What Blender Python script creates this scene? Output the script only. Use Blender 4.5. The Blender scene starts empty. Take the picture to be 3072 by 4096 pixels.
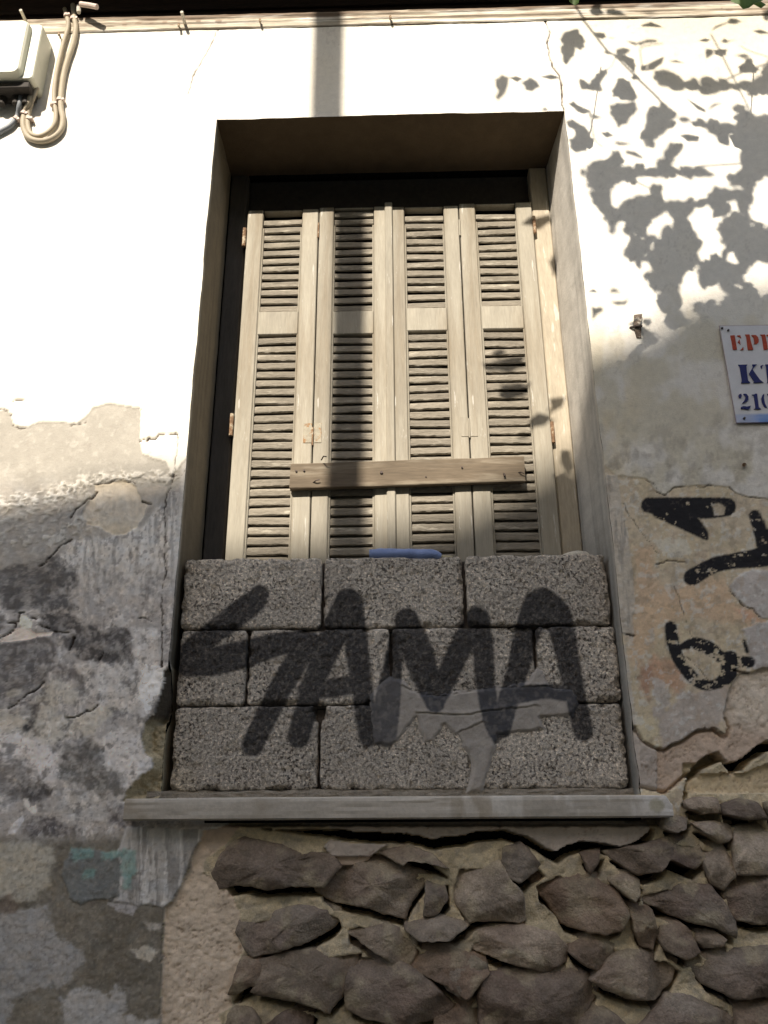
import bpy, math, random
import numpy as np
from mathutils import Matrix, Vector

random.seed(7)
RNG = np.random.default_rng(11)
scene = bpy.context.scene
COL = scene.collection

# ---------------------------------------------------------------- camera
EYE = 1.6                                     # eye height above the pavement
PITCH, YAW, ROLL = 0.36944401, 0.02177765, -0.00620999
FOC = 3313.0                                  # focal length in pixels of the 3072 x 4096 frame
def cam_axes(p, y, r):
    cp, sp = math.cos(p), math.sin(p)
    f = np.array([0, cp, sp]); u = np.array([0, -sp, cp]); t = np.array([1., 0, 0])
    c, s = math.cos(y), math.sin(y)
    Z = np.array([[c, -s, 0], [s, c, 0], [0, 0, 1]])
    f, u, t = Z @ f, Z @ u, Z @ t
    c, s = math.cos(r), math.sin(r)
    return c * t + s * u, -s * t + c * u, f
RT, UP, FW = cam_axes(PITCH, YAW, ROLL)
CAM = np.array([0, -2.2, 0.0])                # heights below are measured from eye level, Z0() lifts them
cam = bpy.data.cameras.new("camera")
cam.sensor_fit = 'VERTICAL'; cam.sensor_height = 24.0; cam.lens = 24.0 * FOC / 4096.0
cam.clip_start = 0.05; cam.clip_end = 500
camo = bpy.data.objects.new("camera", cam); COL.objects.link(camo)
M = Matrix(((RT[0], UP[0], -FW[0], CAM[0]), (RT[1], UP[1], -FW[1], CAM[1]), (RT[2], UP[2], -FW[2], CAM[2] + EYE), (0, 0, 0, 1)))
camo.matrix_world = M
scene.camera = camo
scene.render.resolution_x, scene.render.resolution_y = 768, 1024

# ---------------------------------------------------------------- light
SUN = np.array([0.27, 1.0, -0.79])            # direction the light travels
sun = bpy.data.lights.new("sun", 'SUN'); sun.energy = 4.6; sun.angle = math.radians(0.55); sun.color = (1.0, 0.98, 0.97)
suno = bpy.data.objects.new("sun", sun); COL.objects.link(suno)
suno.rotation_euler = Vector(SUN).to_track_quat('-Z', 'Y').to_euler(); suno.location = (-2, -8, 9)
world = bpy.data.worlds.new("World"); scene.world = world; world.use_nodes = True
wn = world.node_tree; wn.nodes.clear()
sky = wn.nodes.new('ShaderNodeTexSky'); sky.sky_type = 'NISHITA'; sky.sun_disc = False
sky.sun_elevation = math.atan(0.79 / math.hypot(0.27, 1)); sky.sun_rotation = math.radians(195.1)
sky.dust_density = 1.2; sky.air_density = 1.0; sky.ozone_density = 0.6
bg = wn.nodes.new('ShaderNodeBackground'); bg.inputs['Strength'].default_value = 0.160
wo = wn.nodes.new('ShaderNodeOutputWorld')
wn.links.new(sky.outputs[0], bg.inputs[0]); wn.links.new(bg.outputs[0], wo.inputs[0])
scene.view_settings.view_transform = 'Standard'; scene.view_settings.look = 'None'
scene.view_settings.gamma = 1.0; scene.view_settings.use_curve_mapping = False
scene.view_settings.exposure = 0.75
scene.view_settings.use_white_balance = True; scene.view_settings.white_balance_temperature = 7700; scene.view_settings.white_balance_tint = 10

# ---------------------------------------------------------------- coordinates
# the sketch of the wall is drawn on a 1659 x 2212 sheet; wp() puts a sketch point on the plane y = depth
K = 3072.0 / 1659.0
def wp(x, y, d=0.0):
    v = FW + (x * K - 1536) / FOC * RT - (y * K - 2048) / FOC * UP
    t = (d - CAM[1]) / v[1]
    return CAM + t * v
def wps(pts, d=0.0):
    return [tuple(wp(x, y, d)[[0, 2]]) for x, y in pts]
def to_sheet(X, Z, Y=0.0):
    dx = X - CAM[0]; dy = Y - CAM[1] + 0 * X; dz = Z - CAM[2]
    f = dx * FW[0] + dy * FW[1] + dz * FW[2]
    a = dx * RT[0] + dy * RT[1] + dz * RT[2]; b = dx * UP[0] + dy * UP[1] + dz * UP[2]
    f = np.maximum(f, 0.2)
    return (1536 + FOC * a / f) / K, (2048 - FOC * b / f) / K
def c5(L): return [(414.7 + x / 3, 1659 + y / 3) for x, y in L]
def c6(L): return [(967.7 + .41664 * x, 1659 + .41664 * y) for x, y in L]
def lz1(L): return [(1188 + x * .28387, y * .28387) for x, y in L]
def lz2(L): return [(1188 + x * .28387, 378 + y * .28387) for x, y in L]
def rz(L): return [(1285 + x * .2441, 1026 + y * .2441) for x, y in L]
def crp(L, ox, oy): return [(ox + x / 3, oy + y / 3) for x, y in L]
def lw(L): return [(x * .22786, 1296 + y * .22786) for x, y in L]      # lower left detail
def ul(L): return [(x * .24743, 842.4 + y * .24743) for x, y in L]     # upper left peel detail

# ---------------------------------------------------------------- noise and distance fields
def _h(ix, iy, s):
    h = (ix.astype(np.int64) * 374761393 + iy.astype(np.int64) * 668265263 + s * 982451653) & 0xFFFFFFFF
    h = ((h ^ (h >> 13)) * 1274126177) & 0xFFFFFFFF
    return ((h ^ (h >> 16)) & 0xFFFF) / 65535.0
def vnoise(x, y, s=0):
    x = np.asarray(x, float); y = np.asarray(y, float)
    ix = np.floor(x); iy = np.floor(y); fx = x - ix; fy = y - iy
    fx = fx * fx * fx * (fx * (fx * 6 - 15) + 10); fy = fy * fy * fy * (fy * (fy * 6 - 15) + 10)
    a = _h(ix, iy, s); b = _h(ix + 1, iy, s); c = _h(ix, iy + 1, s); d = _h(ix + 1, iy + 1, s)
    return (a + (b - a) * fx + (c - a) * fy + (a - b - c + d) * fx * fy) * 2 - 1
def fbm(x, y, s=0, o=4, g=0.5):
    r = 0; a = 1; n = 0
    for i in range(o):
        r = r + a * vnoise(np.asarray(x) * 2 ** i + i * 17.3, np.asarray(y) * 2 ** i + i * 9.1, s + i * 31); n += a; a *= g
    return r / n
def sstep(a, b, x):
    t = np.clip((x - a) / (b - a), 0, 1); return t * t * (3 - 2 * t)
def sdf_poly(px, py, poly):
    P = np.array(poly, float); d = np.full(px.shape, 1e9); ins = np.zeros(px.shape, bool)
    n = len(P)
    for i in range(n):
        x0, y0 = P[i]; x1, y1 = P[(i + 1) % n]
        ex, ey = x1 - x0, y1 - y0
        t = np.clip(((px - x0) * ex + (py - y0) * ey) / (ex * ex + ey * ey + 1e-9), 0, 1)
        d = np.minimum(d, (px - x0 - t * ex) ** 2 + (py - y0 - t * ey) ** 2)
        if y0 != y1:
            ins ^= ((y0 > py) != (y1 > py)) & (px < (x1 - x0) * (py - y0) / (y1 - y0) + x0)
    d = np.sqrt(d)
    return np.where(ins, -d, d)
def sdf_line(px, py, pts, ws):
    d = np.full(px.shape, 1e9)
    for i in range(len(pts) - 1):
        x0, y0 = pts[i]; x1, y1 = pts[i + 1]; ex, ey = x1 - x0, y1 - y0
        t = np.clip(((px - x0) * ex + (py - y0) * ey) / (ex * ex + ey * ey + 1e-9), 0, 1)
        w = ws[i] + (ws[i + 1] - ws[i]) * t
        d = np.minimum(d, np.hypot(px - x0 - t * ex, py - y0 - t * ey) - w / 2)
    return d
def lin(c):
    c = np.array(c, float) / 255
    return np.where(c <= 0.04045, c / 12.92, ((c + 0.055) / 1.055) ** 2.4)
def A(r, g, b, k=0.30): return np.clip(lin((r, g, b)) / k, 0, 0.8)

# ---------------------------------------------------------------- objects
def link(o, parent=None):
    COL.objects.link(o)
    if parent is not None: o.parent = parent
    return o
def thing(name, label, cat, loc=(0, 0, 0), group=None):
    o = bpy.data.objects.new(name, None); o.location = (loc[0], loc[1], loc[2] + EYE); o.empty_display_size = 0.1
    o['label'] = label; o['category'] = cat
    if group: o['group'] = group
    return link(o)
def tag(o, label, cat, group=None):
    o['label'] = label; o['category'] = cat
    if group: o['group'] = group
    return o
def mesh_obj(name, verts, faces, mat, parent=None, smooth=False, cols=None):
    """verts are given in place (heights from eye level); a child keeps them relative to its parent's base."""
    V = np.array(verts, float).reshape(-1, 3).copy(); V[:, 2] += EYE
    if parent is not None:
        p = parent; off = np.zeros(3)
        while p is not None: off += np.array(p.location); p = p.parent
        V -= off; base = (0, 0, 0)
    else:
        base = tuple(V.mean(0)); base = (base[0], base[1], V[:, 2].min()); V -= np.array(base)
    me = bpy.data.meshes.new(name)
    F = faces
    if isinstance(F, np.ndarray):
        nf, k = F.shape
        me.vertices.add(len(V)); me.vertices.foreach_set('co', V.ravel())
        me.loops.add(nf * k); me.loops.foreach_set('vertex_index', F.ravel().astype(np.int32))
        me.polygons.add(nf); me.polygons.foreach_set('loop_start', np.arange(0, nf * k, k, dtype=np.int32))
        me.polygons.foreach_set('loop_total', np.full(nf, k, dtype=np.int32))
        me.update(calc_edges=True)
    else:
        me.from_pydata([tuple(v) for v in V], [], F)
    if smooth: me.polygons.foreach_set('use_smooth', np.ones(len(me.polygons), bool))
    if cols is not None:
        at = me.color_attributes.new('Col', 'FLOAT_COLOR', 'POINT')
        c = np.ones((len(V), 4)); c[:, :3] = cols; at.data.foreach_set('color', c.ravel().astype(np.float32))
    if mat: me.materials.append(mat)
    me.update()
    o = bpy.data.objects.new(name, me)
    if parent is None: o.location = base
    return link(o, parent)

class MB:
    def __init__(s): s.v = []; s.f = []
    def add(s, v, f):
        b = len(s.v); s.v += [tuple(q) for q in v]; s.f += [tuple(i + b for i in q) for q in f]; return s
    def box(s, x0, x1, y0, y1, z0, z1, bev=0.0, rot=0.0, jit=0.0):
        if bev <= 0:
            v = [(x, y, z) for x in (x0, x1) for y in (y0, y1) for z in (z0, z1)]
            f = [(0, 1, 3, 2), (4, 6, 7, 5), (0, 4, 5, 1), (2, 3, 7, 6), (0, 2, 6, 4), (1, 5, 7, 3)]
        else:
            v = []; c = [(x0, x1), (y0, y1), (z0, z1)]
            idx = {}
            for i in (0, 1):
                for j in (0, 1):
                    for k in (0, 1):
                        for ax in range(3):
                            p = [c[0][i], c[1][j], c[2][k]]
                            for q, w in ((0, i), (1, j), (2, k)):
                                if q != ax: p[q] += bev * (1 - 2 * w)
                            idx[i, j, k, ax] = len(v); v.append(tuple(p))
            f = []
            for w in (0, 1):
                a = [idx[w, 0, 0, 0], idx[w, 1, 0, 0], idx[w, 1, 1, 0], idx[w, 0, 1, 0]]; f.append(a if w else a[::-1])
                a = [idx[0, w, 0, 1], idx[0, w, 1, 1], idx[1, w, 1, 1], idx[1, w, 0, 1]]; f.append(a if w else a[::-1])
                a = [idx[0, 0, w, 2], idx[1, 0, w, 2], idx[1, 1, w, 2], idx[0, 1, w, 2]]; f.append(a if w else a[::-1])
            for i in (0, 1):
                for j in (0, 1):
                    f.append([idx[i, j, 0, 0], idx[i, j, 1, 0], idx[i, j, 1, 1], idx[i, j, 0, 1]])
                    f.append([idx[i, 0, j, 0], idx[i, 1, j, 0], idx[i, 1, j, 2], idx[i, 0, j, 2]])
                    f.append([idx[0, i, j, 1], idx[1, i, j, 1], idx[1, i, j, 2], idx[0, i, j, 2]])
                    for k in (0, 1): f.append([idx[i, j, k, 0], idx[i, j, k, 1], idx[i, j, k, 2]])
        if jit: v = [(x + random.uniform(-jit, jit), y + random.uniform(-jit, jit), z + random.uniform(-jit, jit)) for x, y, z in v]
        if rot:
            cx, cz = (x0 + x1) / 2, (z0 + z1) / 2; c, q = math.cos(rot), math.sin(rot)
            v = [(cx + (x - cx) * c - (z - cz) * q, y, cz + (x - cx) * q + (z - cz) * c) for x, y, z in v]
        return s.add(v, f)
    def tube(s, pts, r, n=10, cap=True):
        pts = [np.array(p, float) for p in pts]; v = []; f = []
        rr = r if isinstance(r, (list, tuple)) else [r] * len(pts)
        up = np.array([0.03, 1, 0.02])
        for i, p in enumerate(pts):
            t = pts[min(i + 1, len(pts) - 1)] - pts[max(i - 1, 0)]; t /= np.linalg.norm(t) + 1e-9
            a = np.cross(t, up); 
            if np.linalg.norm(a) < .1: a = np.cross(t, np.array([1., 0, 0]))
            a /= np.linalg.norm(a); b = np.cross(t, a)
            for k in range(n):
                w = 2 * math.pi * k / n; v.append(p + rr[i] * (math.cos(w) * a + math.sin(w) * b))
        for i in range(len(pts) - 1):
            for k in range(n): f.append((i * n + k, i * n + (k + 1) % n, (i + 1) * n + (k + 1) % n, (i + 1) * n + k))
        if cap: f.append(tuple(range(n))[::-1]); f.append(tuple((len(pts) - 1) * n + k for k in range(n)))
        return s.add(v, f)
    def prism(s, poly, y0, y1):                    # polygon in x,z pulled from y0 (front) to y1
        n = len(poly); v = [(x, y0, z) for x, z in poly] + [(x, y1, z) for x, z in poly]
        f = [tuple(range(n)), tuple(range(n, 2 * n))[::-1]] + [(i, i + n, (i + 1) % n + n, (i + 1) % n) for i in range(n)]
        return s.add(v, f)
    def build(s, name, mat, parent=None, smooth=False):
        o = mesh_obj(name, s.v, s.f, mat, parent, smooth)
        import bmesh
        bm = bmesh.new(); bm.from_mesh(o.data); bmesh.ops.recalc_face_normals(bm, faces=bm.faces); bm.to_mesh(o.data); bm.free()
        return o
def spline(P, n=8):
    P = [np.array(p, float) for p in P]; out = []
    Q = [2 * P[0] - P[1]] + P + [2 * P[-1] - P[-2]]
    for i in range(1, len(Q) - 2):
        for k in range(n):
            t = k / n; a, b, c, d = Q[i - 1], Q[i], Q[i + 1], Q[i + 2]
            out.append(.5 * ((2 * b) + (-a + c) * t + (2 * a - 5 * b + 4 * c - d) * t * t + (-a + 3 * b - 3 * c + d) * t ** 3))
    out.append(P[-1]); return out

# ---------------------------------------------------------------- materials
def mat(name, col=(.5, .5, .5), attr=False, rough=.9, var=.25, scale=60, fine=400, bump=.3, bdist=.004, bscale=None,
        stretch=(1, 1, 1), speck=0.0, sscale=220, metallic=0, col2=None, c2scale=12, c2lo=.5, c2hi=.6, spec=.3, speckcol=(.02, .018, .016), per_object=0.0, fleck=None, fscale=70):
    m = bpy.data.materials.new(name); m.use_nodes = True; nt = m.node_tree; N = nt.nodes; L = nt.links; N.clear()
    out = N.new('ShaderNodeOutputMaterial'); b = N.new('ShaderNodeBsdfPrincipled'); L.new(b.outputs[0], out.inputs[0])
    b.inputs['Roughness'].default_value = rough; b.inputs['Metallic'].default_value = metallic
    b.inputs['Specular IOR Level'].default_value = spec
    tc = N.new('ShaderNodeTexCoord'); mp = N.new('ShaderNodeMapping'); mp.inputs['Scale'].default_value = stretch
    L.new(tc.outputs['Object'], mp.inputs[0])
    if attr:
        a = N.new('ShaderNodeAttribute'); a.attribute_name = 'Col'; base = a.outputs['Color']
    else:
        a = N.new('ShaderNodeRGB'); a.outputs[0].default_value = (*col, 1); base = a.outputs[0]
    def noise(sc, det=4, ro=.6):
        n = N.new('ShaderNodeTexNoise'); n.inputs['Scale'].default_value = sc; n.inputs['Detail'].default_value = det
        n.inputs['Roughness'].default_value = ro; L.new(mp.outputs[0], n.inputs['Vector']); return n.outputs['Fac']
    def mr(src, a0, a1, b0, b1):
        r = N.new('ShaderNodeMapRange'); r.inputs[1].default_value = a0; r.inputs[2].default_value = a1
        r.inputs[3].default_value = b0; r.inputs[4].default_value = b1; L.new(src, r.inputs[0]); return r.outputs[0]
    def mix(t, fac, x, y):
        q = N.new('ShaderNodeMix'); q.data_type = 'RGBA'; q.blend_type = t
        if hasattr(fac, 'is_linked') or not isinstance(fac, (int, float)): L.new(fac, q.inputs[0])
        else: q.inputs[0].default_value = fac
        for s, k in ((x, 6), (y, 7)):
            if isinstance(s, tuple): q.inputs[k].default_value = (*s, 1)
            else: L.new(s, q.inputs[k])
        return q.outputs[2]
    if col2: base = mix('MIX', mr(noise(c2scale, 5, .65), c2lo, c2hi, 0, 1), base, col2)
    n1 = noise(scale, 6, .65)
    base = mix('MULTIPLY', 1.0, base, (mr(n1, .3, .7, 1 - var, 1 + var)))
    n2 = noise(fine, 2)
    base = mix('MULTIPLY', 1.0, base, (mr(n2, .3, .7, 1 - var * .6, 1 + var * .6)))
    if per_object:
        oi = N.new('ShaderNodeObjectInfo')
        base = mix('MULTIPLY', 1.0, base, mr(oi.outputs['Random'], 0, 1, 1 - per_object, 1 + per_object))
    hsrc = noise(bscale or fine * .6, 5, .7)
    if speck:
        v = N.new('ShaderNodeTexNoise'); v.inputs['Scale'].default_value = sscale; v.inputs['Detail'].default_value = 3; v.inputs['Roughness'].default_value = .75
        L.new(mp.outputs[0], v.inputs['Vector'])
        s0 = mr(v.outputs['Fac'], .36, .48, 1, 0); lo = mr(noise(9, 3), .35, .65, .35, 1.0)
        mm = N.new('ShaderNodeMath'); mm.operation = 'MULTIPLY'; L.new(s0, mm.inputs[0]); L.new(lo, mm.inputs[1]); s = mm.outputs[0]
        sm = N.new('ShaderNodeMath'); sm.operation = 'MULTIPLY'; sm.inputs[1].default_value = speck; L.new(s, sm.inputs[0])
        base = mix('MIX', sm.outputs[0], base, speckcol)
        ad = N.new('ShaderNodeMath'); ad.operation = 'SUBTRACT'; L.new(hsrc, ad.inputs[0]); L.new(sm.outputs[0], ad.inputs[1]); hsrc = ad.outputs[0]
    if fleck:
        fn = N.new('ShaderNodeTexNoise'); fn.inputs['Scale'].default_value = fscale; fn.inputs['Detail'].default_value = 4; fn.inputs['Roughness'].default_value = .7; L.new(mp.outputs[0], fn.inputs['Vector'])
        base = mix('MIX', mr(fn.outputs['Fac'], .63, .66, 0, .85), base, fleck) if fscale < 100 else mix('MULTIPLY', mr(fn.outputs['Fac'], .54, .62, 0, 1), base, fleck)
    L.new(base, b.inputs['Base Color'])
    if bump:
        bp = N.new('ShaderNodeBump'); bp.inputs['Strength'].default_value = bump; bp.inputs['Distance'].default_value = bdist
        L.new(hsrc, bp.inputs['Height']); L.new(bp.outputs[0], b.inputs['Normal'])
    return m

M_PLASTER = mat('plaster', attr=True, var=.07, scale=45, fine=350, bump=.5, bdist=.003, bscale=180)
M_REVEAL = mat('reveal_plaster', attr=True, var=.12, scale=20, fine=200, bump=.4, bdist=.003, bscale=90)
M_MORTAR = mat('mortar', attr=True, var=.2, scale=50, fine=300, bump=.8, bdist=.006, bscale=120, speck=.12, sscale=120, speckcol=(.16, .13, .09))
M_STONE = mat('stone', attr=True, var=.26, scale=30, fine=200, bump=1.0, bdist=.012, bscale=45, col2=(.20, .15, .115), c2scale=7, c2lo=.45, c2hi=.8)
M_BLOCK = mat('concrete_block', attr=True, var=.30, scale=130, fine=330, bump=1.0, bdist=.006, bscale=130, speck=1.0, sscale=115, speckcol=(.075, .06, .05), fleck=(1.6, 1.55, 1.5), fscale=150)
M_SMEAR = mat('cement_smear', attr=True, var=.10, scale=40, fine=300, bump=.6, bdist=.004, bscale=60)
M_SILL = mat('sill_marble', attr=True, var=.12, scale=14, fine=120, bump=.4, bdist=.003, bscale=60)
M_WOOD = mat('shutter_paint', (.325, .30, .245), var=.14, scale=26, fine=240, bump=.5, bdist=.003, bscale=90, stretch=(1, 1, .10), col2=(.19, .15, .10), c2scale=9, c2lo=.46, c2hi=.72, rough=.75, per_object=.08, fleck=(.52, .50, .45))
M_SLAT = mat('slat_paint', (.23, .205, .165), var=.22, scale=30, fine=260, bump=.9, bdist=.005, bscale=110, stretch=(.22, 1, 1), col2=(.36, .33, .27), c2scale=55, c2lo=.58, c2hi=.64, rough=.8, per_object=.10)
M_FRAME_SHADED = mat('frame_wood_shaded', (.075, .066, .058), var=.2, scale=20, fine=200, bump=.4, stretch=(1, 1, .15), rough=.7)  # left jamb tone, its shade put into the colour
M_FRAME_LIT = mat('frame_wood_lit', (.40, .35, .27), var=.16, scale=20, fine=200, bump=.4, stretch=(1, 1, .15), rough=.7, col2=(.5, .47, .4), c2scale=40, c2lo=.6, c2hi=.64)  # same frame, sunlit tone put into the right jamb's colour
M_PLANK = mat('plank_wood', (.150, .118, .084), var=.26, scale=16, fine=160, bump=.6, bdist=.003, bscale=60, stretch=(.10, 1, 1), col2=(.24, .205, .155), c2scale=30, c2lo=.52, c2hi=.66, rough=.85)
M_RUST = mat('rusty_iron', (.22, .13, .075), var=.4, scale=60, fine=300, bump=.6, rough=.8, col2=(.36, .30, .22), c2scale=60)
M_PLATE = mat('hinge_plate_paint', (.34, .31, .245), var=.2, scale=60, bump=.5, col2=(.30, .17, .085), c2scale=45, c2lo=.52, c2hi=.60)
M_STRAP = mat('old_iron', (.13, .10, .08), var=.4, scale=60, bump=.6, col2=(.42, .38, .32), c2scale=50, c2lo=.5, c2hi=.56)
M_NAIL = mat('nail_iron', (.06, .045, .04), var=.3, rough=.55, metallic=.4)
M_DARK = mat('dark_timber', (.028, .016, .011), var=.5, scale=14, fine=200, bump=.5, stretch=(.12, 1, 1), rough=.85, col2=(.055, .033, .02), c2scale=9)
M_MOULD = mat('moulding_paint', attr=True, var=.12, scale=60, fine=300, bump=.6, stretch=(.15, 1, 1), bscale=80)
M_BOX = mat('box_plastic', (.60, .60, .50), var=.05, scale=20, fine=200, bump=.05, rough=.45, spec=.5)
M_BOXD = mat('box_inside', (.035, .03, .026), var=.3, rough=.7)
M_CABLE = mat('cable_sheath', (.38, .33, .25), var=.08, scale=30, fine=200, bump=.1, rough=.6)
M_CABLEG = mat('grey_cable_sheath', (.20, .22, .24), var=.1, scale=30, fine=200, bump=.1, rough=.5)
M_CLIP = mat('clip_plastic', (.62, .50, .44), var=.1, rough=.6, bump=.05)
M_SIGN = mat('sign_enamel', attr=True, var=.05, scale=30, fine=300, bump=.08, rough=.4, spec=.5)
M_RED = mat('red_paint', (.42, .055, .02), var=.2, scale=120, rough=.6, bump=.05)
M_BLUE = mat('navy_paint', (.012, .018, .12), var=.2, scale=120, rough=.55, bump=.05)
M_BAG = mat('blue_plastic', (.19, .27, .50), var=.10, scale=20, fine=100, bump=.5, bdist=.004, bscale=40, rough=.5, spec=.4)
M_TAIL = mat('bag_knot', (.40, .36, .24), var=.2, rough=.7)
M_WHITE = mat('lime_lump', (.62, .58, .50), var=.15, scale=60, bump=.7, bdist=.006)
M_STEM = mat('vine_bark', (.07, .045, .03), var=.3, scale=60, bump=.5)
M_METAL = mat('pole_metal', (.16, .17, .17), var=.15, rough=.5, metallic=.3)
M_STREET = mat('street_stone', (.17, .155, .135), var=.2, scale=8, fine=80, bump=.5)
M_ROAD = mat('asphalt', (.055, .053, .05), var=.25, scale=12, fine=120, bump=.6)
M_OPP = mat('opposite_render', (.50, .41, .30), var=.15, scale=3, fine=50, bump=.4)
M_TILE = mat('roof_tile', (.30, .12, .07), var=.3, scale=8, fine=60, bump=.4)
M_GLASS = mat('dark_glass', (.02, .025, .03), var=.1, rough=.1, spec=.6, bump=0)
def leaf_mat():
    m = mat('leaf_green', (.055, .10, .025), var=.25, scale=30, fine=120, bump=.3, rough=.5)
    nt = m.node_tree; b = [n for n in nt.nodes if n.type == 'BSDF_PRINCIPLED'][0]; out = [n for n in nt.nodes if n.type == 'OUTPUT_MATERIAL'][0]
    tr = nt.nodes.new('ShaderNodeBsdfTranslucent'); tr.inputs[0].default_value = (.06, .13, .02, 1)
    mx = nt.nodes.new('ShaderNodeMixShader'); mx.inputs[0].default_value = .25
    nt.links.new(b.outputs[0], mx.inputs[1]); nt.links.new(tr.outputs[0], mx.inputs[2]); nt.links.new(mx.outputs[0], out.inputs[0])
    return m
M_LEAF = leaf_mat()

# ================================================================ SETTING: street
def quad(name, x0, x1, y0, y1, z, m, kind='structure'):
    b = MB().box(x0, x1, y0, y1, z - .3, z); o = b.build(name, m); o['kind'] = kind; return o
quad('road', -60, 60, -60, -1.32, -EYE - .12, M_ROAD)
quad('pavement', -14, 14, -1.15, .40, -EYE, M_STREET)
kb = MB()
x = -14.0
while x < 14: kb.box(x + .004, x + .996, -1.31, -1.155, -EYE - .35, -EYE + .008, bev=.012); x += 1.0
o = kb.build('kerb', M_STREET); o['kind'] = 'structure'

# ================================================================ THE HOUSE WALL
WALL = thing('house_wall', 'old peeling white plaster house wall with rubble stones showing below its window', 'wall', (0, 0, -EYE))
XL, XR, ZB, ZT, ZM = -.629, .590, .085, 2.339, 2.776
DREV = .25
def edge_l(z): return .0035 * fbm(z * 9, 0 * z + 3.1, 5, 4)
def edge_r(z): return .0035 * fbm(z * 8, 0 * z + 8.7, 6, 4)
def edge_t(x): return .0045 * fbm(x * 7, 0 * x + 1.7, 7, 4) + .004 * np.exp(-((x - .1) / .3) ** 2)

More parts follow.
